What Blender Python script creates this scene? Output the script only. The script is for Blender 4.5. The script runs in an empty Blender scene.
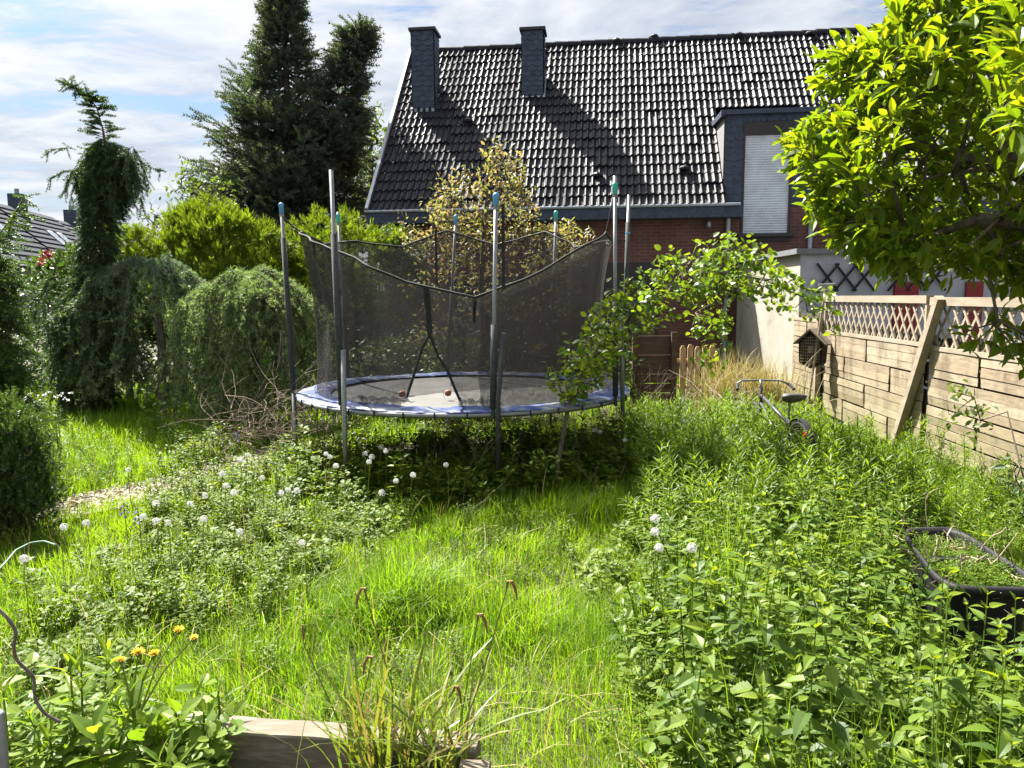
import bpy, math
import numpy as np
from mathutils import Vector, Matrix

RNG = np.random.default_rng(11)
C = bpy.context.scene.collection
scene = bpy.context.scene
rad = math.radians

# ------------------------------------------------------------------ camera model (used to survey positions)
FPX, PITCH, CAMZ, ROLL = 750.0, rad(6.6), 1.83, rad(0.35)
def ray(px, py):
    a, b = (px - 512) / FPX, (384 - py) / FPX
    c, s = math.cos(ROLL), math.sin(ROLL)
    a, b = a * c + b * s, -a * s + b * c
    cp, sp = math.cos(PITCH), math.sin(PITCH)
    return np.array([a, cp + b * sp, -sp + b * cp])
def at(px, py, Y):
    d = ray(px, py); return np.array([0, 0, CAMZ]) + d * (Y / d[1])
def onz(px, py, z=0.0):
    d = ray(px, py); return np.array([0, 0, CAMZ]) + d * ((z - CAMZ) / d[2])

# ------------------------------------------------------------------ geometry collector
class Geo:
    def __init__(s):
        s.V = []; s.L = []; s.S = []; s.M = []; s.n = 0
    def raw(s, V, loops, sizes, mi=0):
        V = np.asarray(V, float).reshape(-1, 3); loops = np.asarray(loops, int); sizes = np.asarray(sizes, int)
        s.V.append(V); s.L.append(loops + s.n); s.S.append(sizes)
        s.M.append(np.full(len(sizes), mi) if np.isscalar(mi) else np.asarray(mi)); s.n += len(V)
        return s
    def poly(s, V, faces, mi=0):
        return s.raw(V, [i for f in faces for i in f], [len(f) for f in faces], mi)
    def box(s, c, size, R=None, mi=0):
        h = np.array(size) / 2
        V = np.array([[x, y, z] for x in (-1, 1) for y in (-1, 1) for z in (-1, 1)]) * h
        if R is not None: V = V @ np.asarray(R).T
        return s.poly(V + np.asarray(c), [(0,1,3,2),(4,6,7,5),(0,4,5,1),(2,3,7,6),(0,2,6,4),(1,5,7,3)], mi)
    def beam(s, p0, p1, w, t, up=(0,0,1), mi=0):
        p0 = np.asarray(p0, float); p1 = np.asarray(p1, float); y = p1 - p0; L = np.linalg.norm(y); y /= L
        x = np.cross(y, up); x /= np.linalg.norm(x); z = np.cross(x, y)
        return s.box((p0 + p1) / 2, (w, L, t), np.stack([x, y, z], 1), mi)
    def tube(s, pts, r, sides=8, mi=0, caps=True):
        P = np.asarray(pts, float); n = len(P); r = np.broadcast_to(np.asarray(r, float), (n,))
        T = np.gradient(P, axis=0); T /= np.linalg.norm(T, axis=1)[:, None] + 1e-12
        u = np.cross(T[0], (0, 0, 1.0))
        if np.linalg.norm(u) < 1e-3: u = np.cross(T[0], (1.0, 0, 0))
        u /= np.linalg.norm(u); A = np.linspace(0, 2 * np.pi, sides, endpoint=False); rings = []
        for i in range(n):
            u = u - T[i] * (u @ T[i]); u /= np.linalg.norm(u); v = np.cross(T[i], u)
            rings.append(P[i] + r[i] * (np.cos(A)[:, None] * u + np.sin(A)[:, None] * v))
        f = [(i*sides+k, i*sides+(k+1)%sides, (i+1)*sides+(k+1)%sides, (i+1)*sides+k) for i in range(n-1) for k in range(sides)]
        if caps: f += [tuple(range(sides))[::-1], tuple(range((n-1)*sides, n*sides))]
        return s.poly(np.concatenate(rings), f, mi)
    def lathe(s, c, prof, sides=16, mi=0):
        A = np.linspace(0, 2*np.pi, sides, endpoint=False)
        V = np.concatenate([np.stack([r*np.cos(A), r*np.sin(A), np.full(sides, z)], 1) for r, z in prof]) + np.asarray(c)
        n = len(prof)
        f = [(i*sides+k, i*sides+(k+1)%sides, (i+1)*sides+(k+1)%sides, (i+1)*sides+k) for i in range(n-1) for k in range(sides)]
        f += [tuple(range(sides))[::-1], tuple(range((n-1)*sides, n*sides))]
        return s.poly(V, f, mi)
    def ring(s, c, R, r, n=48, sides=6, axis=(0,0,1), mi=0):
        ax = np.asarray(axis, float); ax /= np.linalg.norm(ax)
        u = np.cross(ax, (0.3, 0.9, 0.2)); u /= np.linalg.norm(u); v = np.cross(ax, u)
        a = np.linspace(0, 2*np.pi, n, endpoint=False); b = np.linspace(0, 2*np.pi, sides, endpoint=False)
        rd = np.cos(a)[:, None]*u + np.sin(a)[:, None]*v
        V = np.asarray(c) + rd[:, None, :]*(R + r*np.cos(b))[None, :, None] + (r*np.sin(b))[None, :, None]*ax
        f = [(i*sides+k, ((i+1)%n)*sides+k, ((i+1)%n)*sides+(k+1)%sides, i*sides+(k+1)%sides) for i in range(n) for k in range(sides)]
        return s.poly(V.reshape(-1, 3), f, mi)
    def bake(s, T, P, R, S, mi=None):
        """N copies of template T at P with rotation matrices R (N,3,3) and scale S (N,) or (N,3)."""
        P = np.asarray(P, float); N = len(P)
        if N == 0: return s
        S = np.asarray(S, float)
        if S.ndim == 1: S = np.repeat(S[:, None], 3, 1)
        V = np.einsum('nij,nkj->nki', R, T.V[None] * S[:, None, :]) + P[:, None, :]
        k = len(T.V)
        loops = (T.L[None] + (np.arange(N) * k)[:, None]).ravel()
        M = np.tile(T.M, N) if mi is None else np.full(N * len(T.S), mi)
        return s.raw(V.reshape(-1, 3), loops, np.tile(T.S, N), M)
    def segs(s, P0, P1, R0, R1, sides=4, mi=0):
        P0 = np.asarray(P0, float); P1 = np.asarray(P1, float); N = len(P0)
        if N == 0: return s
        y = P1 - P0; y /= np.linalg.norm(y, axis=1)[:, None] + 1e-9
        ref = np.where(np.abs(y[:, 2:3]) < .9, [[0, 0, 1.0]], [[1.0, 0, 0]])
        x = np.cross(y, ref); x /= np.linalg.norm(x, axis=1)[:, None]; z = np.cross(x, y)
        A = np.linspace(0, 2*np.pi, sides, endpoint=False); ca, sa = np.cos(A), np.sin(A)
        off = ca[None, :, None]*x[:, None, :] + sa[None, :, None]*z[:, None, :]
        V = np.concatenate([P0[:, None]+off*np.asarray(R0)[:, None, None], P1[:, None]+off*np.asarray(R1)[:, None, None]], 1)
        f = np.array([[k, (k+1) % sides, sides+(k+1) % sides, sides+k] for k in range(sides)])
        return s.raw(V.reshape(-1, 3), (f.ravel()[None]+(np.arange(N)*2*sides)[:, None]).ravel(), np.full(N*sides, 4), mi)
    def arrays(s):
        return np.concatenate(s.V), np.concatenate(s.L), np.concatenate(s.S), np.concatenate(s.M)
    def mesh(s, name, mats, smooth=False):
        V, L, S, M = s.arrays(); me = bpy.data.meshes.new(name)
        me.vertices.add(len(V)); me.vertices.foreach_set('co', V.astype(np.float32).ravel())
        me.loops.add(len(L)); me.loops.foreach_set('vertex_index', L.astype(np.int32))
        me.polygons.add(len(S)); me.polygons.foreach_set('loop_start', np.concatenate([[0], np.cumsum(S)[:-1]]).astype(np.int32))
        for m in (mats if isinstance(mats, (list, tuple)) else [mats]): me.materials.append(m)
        me.polygons.foreach_set('material_index', M.astype(np.int32))
        me.polygons.foreach_set('use_smooth', np.full(len(S), bool(smooth)))
        me.update(calc_edges=True)
        return me
class Tmpl:
    def __init__(s, g): s.V, s.L, s.S, s.M = g.arrays()

# ------------------------------------------------------------------ scene objects
def tag(o, label=None, cat=None, group=None, kind=None):
    if label: o['label'] = label
    if cat: o['category'] = cat
    if group: o['group'] = group
    if kind: o['kind'] = kind
    return o
def thing(name, label, cat, loc=(0, 0, 0), group=None):
    o = bpy.data.objects.new(name, None); o.empty_display_size = .1; C.objects.link(o); o.location = loc
    return tag(o, label, cat, group)
def obj(name, g, mats, parent=None, smooth=False, label=None):
    me = g if isinstance(g, bpy.types.Mesh) else g.mesh(name, mats, smooth)
    o = bpy.data.objects.new(name, me); C.objects.link(o)
    if parent is not None:
        o.parent = parent
        if parent.type == 'EMPTY': o.matrix_parent_inverse = Matrix.Translation(-parent.location)
    if label: o['label'] = label
    return o
def top(name, g, mats, label, cat, group=None, smooth=False):
    return tag(obj(name, g, mats, None, smooth), label, cat, group)
def copy_tree(o, parent=None):
    c = o.copy(); C.objects.link(c)
    if parent is not None: c.parent = parent
    for ch in list(o.children): copy_tree(ch, c)
    return c

# ------------------------------------------------------------------ materials
def nt(name):
    m = bpy.data.materials.new(name); m.use_nodes = True; t = m.node_tree; t.nodes.clear()
    out = t.nodes.new('ShaderNodeOutputMaterial'); return m, t, out
def N(t, typ, **kw):
    n = t.nodes.new(typ)
    for k, v in kw.items():
        if k in n.inputs: n.inputs[k].default_value = v
        else: setattr(n, k, v)
    return n
def rgba(c): return (c[0], c[1], c[2], 1)
def ramp(t, fac, stops):
    r = t.nodes.new('ShaderNodeValToRGB'); e = r.color_ramp.elements
    while len(e) < len(stops): e.new(.5)
    for i, (p, c) in enumerate(stops): e[i].position = p; e[i].color = rgba(c)
    t.links.new(fac, r.inputs['Fac']); return r.outputs['Color']
def coords(t, scale=(1, 1, 1), kind='Object', rot=(0,0,0)):
    tc = t.nodes.new('ShaderNodeTexCoord'); mp = t.nodes.new('ShaderNodeMapping')
    mp.inputs['Scale'].default_value = scale; mp.inputs['Rotation'].default_value = rot
    t.links.new(tc.outputs[kind], mp.inputs['Vector']); return mp.outputs['Vector']
def pmat(name, stops, scale=4, rough=.7, metal=0, bump=.15, stretch=(1,1,1), detail=6, spec=.4, bdist=.01):
    if isinstance(stops[0], (int, float)): stops = [(.3, [c*.8 for c in stops]), (.7, [c*1.15 for c in stops])]
    m, t, out = nt(name); v = coords(t, stretch)
    n = N(t, 'ShaderNodeTexNoise', Scale=scale, Detail=detail, Roughness=.65); t.links.new(v, n.inputs['Vector'])
    b = N(t, 'ShaderNodeBsdfPrincipled', Roughness=rough, Metallic=metal); b.inputs['Specular IOR Level'].default_value = spec
    t.links.new(ramp(t, n.outputs['Fac'], stops), b.inputs['Base Color'])
    if bump:
        bp = N(t, 'ShaderNodeBump', Strength=bump, Distance=bdist); t.links.new(n.outputs['Fac'], bp.inputs['Height'])
        t.links.new(bp.outputs['Normal'], b.inputs['Normal'])
    t.links.new(b.outputs['BSDF'], out.inputs['Surface']); return m
def leafmat(name, cols, trans=.45, rough=.45, tcol=None, patch=None, spec=.4, tint=(1.25, 1.3, .45)):
    """leaf: glossy upper surface + light passing through; hue varies from leaf to leaf"""
    m, t, out = nt(name)
    g = t.nodes.new('ShaderNodeNewGeometry')
    k = len(cols); col = ramp(t, g.outputs['Random Per Island'], [((i+.5)/k, c) for i, c in enumerate(cols)])
    if patch:                                     # broad patches where the plants are yellower / drier
        v = coords(t); n = N(t, 'ShaderNodeTexNoise', Scale=patch[0], Detail=3); t.links.new(v, n.inputs['Vector'])
        mr = N(t, 'ShaderNodeMapRange'); mr.inputs[1].default_value = .42; mr.inputs[2].default_value = .68
        t.links.new(n.outputs['Fac'], mr.inputs[0])
        mx = N(t, 'ShaderNodeMix', data_type='RGBA'); t.links.new(mr.outputs[0], mx.inputs['Factor'])
        t.links.new(col, mx.inputs[6]); mx.inputs[7].default_value = rgba(patch[1]); col = mx.outputs[2]
    b = N(t, 'ShaderNodeBsdfPrincipled', Roughness=rough); b.inputs['Specular IOR Level'].default_value = spec
    t.links.new(col, b.inputs['Base Color'])
    tr = N(t, 'ShaderNodeBsdfTranslucent')
    mul = N(t, 'ShaderNodeMix', data_type='RGBA', blend_type='MULTIPLY'); mul.inputs['Factor'].default_value = 1
    t.links.new(col, mul.inputs[6]); mul.inputs[7].default_value = rgba(tint); t.links.new(mul.outputs[2], tr.inputs['Color'])
    mixs = N(t, 'ShaderNodeMixShader', Fac=trans)
    t.links.new(b.outputs['BSDF'], mixs.inputs[1]); t.links.new(tr.outputs['BSDF'], mixs.inputs[2])
    t.links.new(mixs.outputs['Shader'], out.inputs['Surface']); return m
def brickmat(name, c1, c2, mortar, scale, bw=.24, rh=.075, ms=.012, kind='Object', rot=(0,0,0), bump=.4):
    m, t, out = nt(name); v = coords(t, (1,1,1), kind, rot)
    br = N(t, 'ShaderNodeTexBrick', Scale=scale); br.inputs['Color1'].default_value = rgba(c1); br.inputs['Color2'].default_value = rgba(c2)
    br.inputs['Mortar'].default_value = rgba(mortar); br.inputs['Brick Width'].default_value = bw; br.inputs['Row Height'].default_value = rh
    br.inputs['Mortar Size'].default_value = ms; br.inputs['Mortar Smooth'].default_value = .2
    t.links.new(v, br.inputs['Vector'])
    n = N(t, 'ShaderNodeTexNoise', Scale=3, Detail=6); t.links.new(v, n.inputs['Vector'])
    mx = N(t, 'ShaderNodeMix', data_type='RGBA', blend_type='MULTIPLY'); mx.inputs['Factor'].default_value = .7
    t.links.new(br.outputs['Color'], mx.inputs[6]); t.links.new(ramp(t, n.outputs['Fac'], [(.3, (.6,.6,.6)), (.7, (1.2,1.2,1.2))]), mx.inputs[7])
    b = N(t, 'ShaderNodeBsdfPrincipled', Roughness=.85); t.links.new(mx.outputs[2], b.inputs['Base Color'])
    bp = N(t, 'ShaderNodeBump', Strength=bump, Distance=.008, invert=True); t.links.new(br.outputs['Fac'], bp.inputs['Height']); t.links.new(bp.outputs['Normal'], b.inputs['Normal'])
    t.links.new(b.outputs['BSDF'], out.inputs['Surface']); return m

MT = {}
MT['soil'] = pmat('soil', [(.3, (.035,.028,.018)), (.55, (.06,.05,.03)), (.75, (.06,.075,.025))], 2.2, .95, bump=.6, bdist=.03)
MT['bark'] = pmat('bark', [(.3, (.05,.04,.03)), (.7, (.15,.12,.09))], 30, .9, bump=.5, stretch=(1,1,.25))
MT['twig'] = pmat('twig', [(.3, (.10,.07,.05)), (.7, (.26,.20,.15))], 30, .85, bump=0)
MT['deadstem'] = pmat('dead_stem', [(.3, (.22,.16,.10)), (.7, (.5,.4,.28))], 20, .8, bump=0)
def fencemat(name, cols, green):
    m, t, out = nt(name); g = t.nodes.new('ShaderNodeNewGeometry'); v = coords(t, (7, .8, 7)); v2 = coords(t, (2.2, 2.2, .9)); sp = N(t, 'ShaderNodeSeparateXYZ'); t.links.new(coords(t), sp.inputs[0])
    n1 = N(t, 'ShaderNodeTexNoise', Scale=6, Detail=9, Roughness=.7); t.links.new(v, n1.inputs['Vector']); n2 = N(t, 'ShaderNodeTexNoise', Scale=1.6, Detail=8, Roughness=.7); t.links.new(v2, n2.inputs['Vector'])
    def mix(a, b, f, mode='MIX'):
        x = N(t, 'ShaderNodeMix', data_type='RGBA', blend_type=mode)
        if isinstance(f, (int, float)): x.inputs['Factor'].default_value = f
        else: t.links.new(f, x.inputs['Factor'])
        t.links.new(a, x.inputs[6])
        if isinstance(b, tuple): x.inputs[7].default_value = rgba(b)
        else: t.links.new(b, x.inputs[7])
        return x.outputs[2]
    c = mix(ramp(t, g.outputs['Random Per Island'], [(0, cols[0]), (.5, cols[1]), (1, cols[2])]), ramp(t, n1.outputs['Fac'], [(.3, (.55,.53,.5)), (.55, (1,1,1)), (.75, (1.15,1.12,1.08))]), .85, 'MULTIPLY')
    c = mix(c, ramp(t, n2.outputs['Fac'], [(.38, (.52,.5,.47)), (.52, (1,1,1)), (.7, (1.1,1.08,1.05))]), .8, 'MULTIPLY')
    lo = N(t, 'ShaderNodeMapRange'); lo.inputs[1].default_value = .85; lo.inputs[2].default_value = .05; t.links.new(sp.outputs['Z'], lo.inputs[0])
    mu = N(t, 'ShaderNodeMath', operation='MULTIPLY'); t.links.new(lo.outputs[0], mu.inputs[0]); t.links.new(n2.outputs['Fac'], mu.inputs[1])
    c = mix(c, green, mu.outputs[0])
    b = N(t, 'ShaderNodeBsdfPrincipled', Roughness=.88); b.inputs['Specular IOR Level'].default_value = .25; t.links.new(c, b.inputs['Base Color'])
    bp = N(t, 'ShaderNodeBump', Strength=.35, Distance=.006); t.links.new(n1.outputs['Fac'], bp.inputs['Height']); t.links.new(bp.outputs['Normal'], b.inputs['Normal']); t.links.new(b.outputs['BSDF'], out.inputs['Surface']); return m
MT['boards'] = fencemat('woven_fence_board', [(.25,.195,.13), (.32,.26,.18), (.38,.315,.23)], (.16,.165,.065))
MT['fencewood'] = pmat('weathered_fence_wood', [(.2, (.20,.155,.11)), (.5, (.28,.23,.17)), (.8, (.37,.32,.25))], 5, .85, bump=.25, stretch=(3,.5,3))
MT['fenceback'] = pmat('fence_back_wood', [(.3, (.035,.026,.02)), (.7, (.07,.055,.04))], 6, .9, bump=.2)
MT['greywood'] = pmat('grey_sleeper_wood', [(.2, (.13,.11,.085)), (.5, (.17,.145,.11)), (.75, (.30,.265,.21))], 6, .92, bump=.9, stretch=(1.2,7,7), bdist=.008, detail=9, spec=.2)
MT['brownwood'] = pmat('brown_stained_wood', [(.3, (.05,.028,.018)), (.7, (.12,.07,.045))], 7, .8, bump=.2, stretch=(.4,1,4))
MT['picketwood'] = pmat('picket_wood', [(.3, (.32,.2,.1)), (.7, (.5,.34,.18))], 8, .8, bump=.15, stretch=(2,2,.5))
MT['slate'] = pmat('slate', [(.3, (.028,.038,.06)), (.7, (.062,.078,.115))], 6, .6, bump=.1, spec=.28)
MT['tile'] = pmat('roof_tile', [(.25, (.014,.015,.02)), (.6, (.024,.025,.03)), (.75, (.05,.045,.04)), (.9, (.14,.125,.10))], 5, .52, bump=.2, spec=.125, detail=9)
MT['zinc'] = pmat('zinc', (.33,.36,.4), 5, .45, .6, bump=.03)
MT['galv'] = pmat('galvanised_steel', (.24,.25,.25), 14, .5, .7, bump=.02)
MT['white'] = pmat('white_trim', (.66,.68,.7), 5, .5, bump=.03)
MT['shutter'] = pmat('shutter_plastic', (.62,.65,.70), 3, .45, bump=.02)
MT['darktrim'] = pmat('dark_trim', (.028,.022,.022), 4, .5, bump=.02)
MT['glass'] = pmat('dark_glass', (.02,.025,.03), 1, .08, bump=0, spec=.6)
MT['brick'] = brickmat('red_brick', (.17,.058,.042), (.12,.04,.032), (.13,.095,.085), 1, rot=(rad(90),0,0))
MT['stucco'] = pmat('old_stucco', [(.2, (.17,.155,.12)), (.42, (.30,.275,.23)), (.8, (.40,.375,.335))], 2.2, .9, bump=.2)
MT['greystucco'] = pmat('grey_stucco', (.36,.38,.42), 3, .9, bump=.15)
MT['black'] = pmat('black_plastic', (.014,.014,.015), 10, .62, bump=.06, spec=.25)
MT['rubber'] = pmat('rubber', (.02,.02,.02), 10, .8, bump=.05)
MT['sleeve'] = pmat('foam_sleeve', [(.3, (.03,.032,.036)), (.7, (.07,.072,.075))], 20, .85, bump=.1)
MT['teal'] = pmat('teal_plastic', (.05,.42,.36), 5, .4, bump=0)
MT['bluecap'] = pmat('blue_plastic', (.10,.32,.55), 5, .4, bump=0)
MT['mat'] = pmat('jumping_mat', [(.3, (.06,.058,.055)), (.7, (.13,.125,.115))], 3, .5, bump=.05, spec=.6)
MT['redplastic'] = pmat('red_lens', (.45,.03,.015), 5, .25, bump=0)
MT['redpaint'] = pmat('dark_red_paint', (.22,.015,.02), 5, .6, bump=0)
MT['rust'] = pmat('rusty_wire', [(.3, (.09,.07,.06)), (.7, (.26,.22,.2))], 25, .75, .3, bump=.2)
MT['cream'] = pmat('cream_render', (.2,.19,.17), 1, .9, bump=0)
MT['shadowpane'] = MT['glass']
MT['farroof'] = brickmat('far_roof_tile', (.10,.105,.12), (.13,.135,.15), (.055,.055,.06), 1, .3, .33, .05, kind='Object', bump=.6)
MT['petal'] = pmat('yellow_petal', (.85,.55,.01), 20, .6, bump=0)
MT['pink'] = pmat('pink_petal', (.55,.09,.13), 20, .6, bump=0)
MT['violet'] = pmat('violet_petal', (.16,.14,.5), 20, .6, bump=0)
MT['whitepetal'] = pmat('white_petal', (.72,.72,.68), 20, .7, bump=0)
MT['hose'] = pmat('green_hose', (.16,.27,.19), 10, .6, bump=0)
MT['spike'] = pmat('sedge_spike', [(.3, (.12,.06,.025)), (.7, (.28,.16,.07))], 40, .85, bump=.2)

MT['grass'] = leafmat('grass_blade', [(.095,.18,.012), (.13,.235,.017), (.17,.28,.024), (.12,.225,.016), (.21,.28,.05)], .52, .45, patch=(.55, (.19,.28,.026)), tint=(1.55,1.6,.4), spec=.3)
MT['herb'] = leafmat('herb_leaf', [(.085,.145,.016), (.12,.185,.018), (.165,.225,.026)], .45, .5, tint=(1.6,1.5,.42), spec=.22)
MT['nettle'] = leafmat('nettle_leaf', [(.055,.105,.016), (.09,.155,.02), (.12,.19,.024), (.145,.225,.028), (.15,.215,.035)], .45, .46, tint=(1.7,1.6,.4), spec=.24)
MT['nettletop'] = leafmat('nettle_tip_leaf', [(.15,.22,.02), (.19,.26,.028)], .5, .45, tint=(1.5,1.4,.4), spec=.25)
MT['lush'] = leafmat('lush_weed_leaf', [(.085,.155,.014), (.12,.20,.018), (.16,.24,.024)], .46, .45, tint=(1.6,1.5,.4), spec=.28)
MT['bedleaf'] = leafmat('garden_bed_leaf', [(.11,.19,.022), (.15,.235,.028), (.2,.28,.04)], .5, .45, tint=(1.5,1.45,.4), spec=.25)
MT['strap'] = leafmat('strap_leaf', [(.11,.18,.03), (.15,.22,.035), (.16,.21,.045), (.2,.22,.05), (.25,.2,.08)], .42, .42, tint=(1.5,1.4,.5))
MT['spruce'] = leafmat('spruce_needle', [(.042,.064,.05), (.064,.092,.068), (.10,.13,.088)], .34, .6)
MT['spruce2'] = leafmat('weeping_needle', [(.036,.072,.03), (.052,.095,.038), (.075,.125,.048)], .32, .55)
MT['cedar'] = leafmat('blue_cedar_needle', [(.085,.14,.085), (.12,.185,.105), (.16,.23,.13)], .4, .55, tint=(1.2,1.3,.8))
MT['cedartip'] = leafmat('cedar_new_shoot', [(.17,.25,.11), (.23,.31,.14), (.28,.35,.17)], .45, .5, tint=(1.3,1.35,.7))
MT['cedarpale'] = leafmat('pale_cedar_needle', [(.12,.19,.075), (.17,.24,.10), (.23,.30,.13)], .42, .5, tint=(1.3,1.35,.7))
MT['thuja'] = leafmat('golden_thuja', [(.08,.12,.014), (.125,.175,.02), (.185,.225,.03)], .42, .55, tint=(1.35,1.45,.4), spec=.2)
MT['greenconifer'] = leafmat('green_conifer', [(.045,.085,.024), (.07,.12,.03), (.10,.155,.038)], .35, .5)
MT['bigleaf'] = leafmat('broad_tree_leaf', [(.08,.14,.012), (.12,.19,.015), (.165,.24,.022), (.10,.165,.02)], .55, .38, tint=(2.0,1.75,.32), spec=.25)
MT['bigtip'] = leafmat('broad_tree_young_leaf', [(.19,.245,.018), (.24,.285,.024)], .55, .45, tint=(1.4,1.3,.3), spec=.25)
MT['arch'] = leafmat('arching_shrub_leaf', [(.09,.165,.022), (.125,.205,.028), (.17,.24,.034)], .45, .36, tint=(1.6,1.45,.4))
MT['bronze'] = leafmat('bronze_leaf', [(.2,.23,.08), (.27,.27,.12), (.32,.22,.16), (.2,.24,.07)], .42, .5, tint=(1.4,1.25,.6))
MT['airy'] = leafmat('airy_tree_leaf', [(.085,.13,.03), (.12,.17,.04)], .45, .5)
MT['shrub'] = leafmat('garden_shrub_leaf', [(.04,.08,.018), (.06,.11,.022), (.085,.135,.028)], .38, .4)
MT['dry'] = leafmat('dry_grass_blade', [(.36,.29,.13), (.42,.33,.17), (.28,.26,.09), (.22,.24,.06)], .4, .6, tint=(1.1,1,.7))
MT['litter'] = leafmat('dead_leaf_litter', [(.30,.22,.13), (.42,.34,.22), (.2,.14,.08), (.5,.44,.34)], .2, .7, tint=(1,1,.8))

# ------------------------------------------------------------------ templates (unit length along +Y, up +Z)
def blade_leaf(rows, fold=.12, droop=.15, mi=0):
    """leaf with a mid rib; rows = [(t, half width)], first and last are points"""
    g = Geo(); V = []; f = []
    for t, w in rows:
        z = -droop*t*t
        V += [(-w, t, z + fold*w*2), (0, t, z), (w, t, z + fold*w*2)]
    for i in range(len(rows)-1):
        a, b = 3*i, 3*i+3
        f += [(a, a+1, b+1, b), (a+1, a+2, b+2, b+1)]
    return g.poly(V, f, mi)
LEAF = Tmpl(blade_leaf([(0,.01),(.25,.19),(.55,.22),(.82,.11),(1,.005)]))
ROUND = Tmpl(blade_leaf([(0,.02),(.18,.26),(.5,.36),(.82,.22),(1,.01)], .1, .12))
LANCE = Tmpl(blade_leaf([(0,.015),(.35,.085),(.7,.06),(1,.004)], .2, .25))
TINY = Tmpl(Geo().poly([(0,0,0),(-.24,.5,.05),(0,1,-.06),(.24,.5,.05)], [(0,1,2),(0,2,3)]))
MAGN = Tmpl(blade_leaf([(0,.012),(.22,.10),(.55,.19),(.8,.13),(1,.006)], .22, .22))
def toothed(mi=0):
    rows = [(0,.02),(.1,.20)]; t = .1; w = [.25,.27,.26,.225,.185,.14,.095,.05]
    for i, ww in enumerate(w): rows += [(t+.055, ww), (t+.075, ww*.76)]; t += .1
    rows += [(1,.004)]
    return blade_leaf(rows, .16, .22, mi)
TOOTH = Tmpl(toothed())
def needle_sprig(n=7, ln=.3, w=.028, seed=0, up=True):
    r = np.random.default_rng(seed); g = Geo()
    for i in range(n):
        t = .06 + .9*i/(n-1)
        for sx, sz in ((1, .1), (-1, .1), (.25, 1), (-.3, -.75)) if up else ((1, 0), (-1, 0), (0, 1)):
            l = ln*(1-.35*t)*r.uniform(.8, 1.2); d = np.array([sx*.75+r.normal()*.1, .62, sz*.6+r.normal()*.1]); d /= np.linalg.norm(d)
            s_ = np.cross(d, (r.normal(), r.normal(), r.normal())); s_ /= np.linalg.norm(s_)
            p = np.array([0, t, 0]); g.poly([p - s_*w, p + s_*w, p + d*l], [(0, 1, 2)])
    g.poly([(-.02,0,0),(.02,0,0),(0,1.1,0)], [(0,1,2)])
    return Tmpl(g)
SPRIG = [needle_sprig(7, .32, .045, k) for k in range(3)]
def fan_spray(seed):
    r = np.random.default_rng(seed); g = Geo()
    for k in range(11):
        a = rad(-62 + 124*k/10 + r.normal()*5); t0 = .1+.5*(1-abs(k-5)/5)*.8
        p = np.array([0, t0*.6, 0]); d = np.array([math.sin(a), math.cos(a), r.normal()*.22]); l = (.45+.45*(1-abs(k-5)/5))*r.uniform(.8,1.15)
        s_ = np.array([math.cos(a), -math.sin(a), r.normal()*.5])*.055
        g.poly([p, p+d*l*.55-s_, p+d*l, p+d*l*.55+s_], [(0,1,2,3)])
    return Tmpl(g)
FAN = [fan_spray(k) for k in range(3)]
def tuft(seed, n=9):
    r = np.random.default_rng(seed); g = Geo()
    for k in range(n):
        d = r.normal(size=3); d /= np.linalg.norm(d); s_ = np.cross(d, r.normal(size=3)); s_ /= np.linalg.norm(s_)
        g.poly([-s_*.07, s_*.07, d*r.uniform(.7,1.1)], [(0,1,2)])
    return Tmpl(g)
TUFT = [tuft(k) for k in range(3)]

def frames(D, up=(0, 0, 1), jit=0):
    """rotation matrices with +Y along D and +Z as near up as can be"""
    D = np.asarray(D, float); D = D/(np.linalg.norm(D, axis=1)[:, None]+1e-9)
    U = np.broadcast_to(np.asarray(up, float), D.shape)
    if jit: U = U + RNG.normal(size=D.shape)*jit
    X = np.cross(D, U); n = np.linalg.norm(X, axis=1)[:, None]; X = np.where(n > 1e-3, X/(n+1e-9), [[1.0, 0, 0]])
    return np.stack([X, D, np.cross(X, D)], 2)
def rotz(a):
    a = np.asarray(a, float); z = np.zeros_like(a); o = np.ones_like(a)
    return np.stack([np.stack([np.cos(a), -np.sin(a), z], 1), np.stack([np.sin(a), np.cos(a), z], 1), np.stack([z, z, o], 1)], 1)
def tilted(az, lean, laz):
    """rotation about Z by az, then leaned by `lean` towards azimuth laz"""
    k = np.stack([-np.sin(laz), np.cos(laz), np.zeros_like(laz)], 1); c, s = np.cos(lean), np.sin(lean)
    K = np.zeros((len(az), 3, 3)); K[:, 0, 2] = k[:, 1]; K[:, 1, 2] = -k[:, 0]; K[:, 2, 0] = -k[:, 1]; K[:, 2, 1] = k[:, 0]
    R = np.eye(3)[None] + s[:, None, None]*K + (1-c)[:, None, None]*(K@K)
    return R @ rotz(az)
def unit(v): v = np.asarray(v, float); return v/(np.linalg.norm(v, axis=-1, keepdims=True)+1e-9)
def inpoly(x, y, P):
    P = np.asarray(P); n = len(P); r = np.zeros(x.shape, bool); j = n-1
    for i in range(n):
        xi, yi, xj, yj = P[i,0], P[i,1], P[j,0], P[j,1]
        r ^= ((yi > y) != (yj > y)) & (x < (xj-xi)*(y-yi)/(yj-yi+1e-12)+xi); j = i
    return r
def gpoly(pix, z=0.0): return np.array([onz(px, py, z)[:2] for px, py in pix])
def scatter(P, n):
    P = np.asarray(P); lo, hi = P.min(0), P.max(0); out = np.zeros((0, 2))
    while len(out) < n:
        q = lo+(hi-lo)*RNG.random((4*n+50, 2)); out = np.concatenate([out, q[inpoly(q[:,0], q[:,1], P)]])
    return out[:n]
_w = [(RNG.normal(size=2), RNG.random()*6.28) for _ in range(8)]
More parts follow.
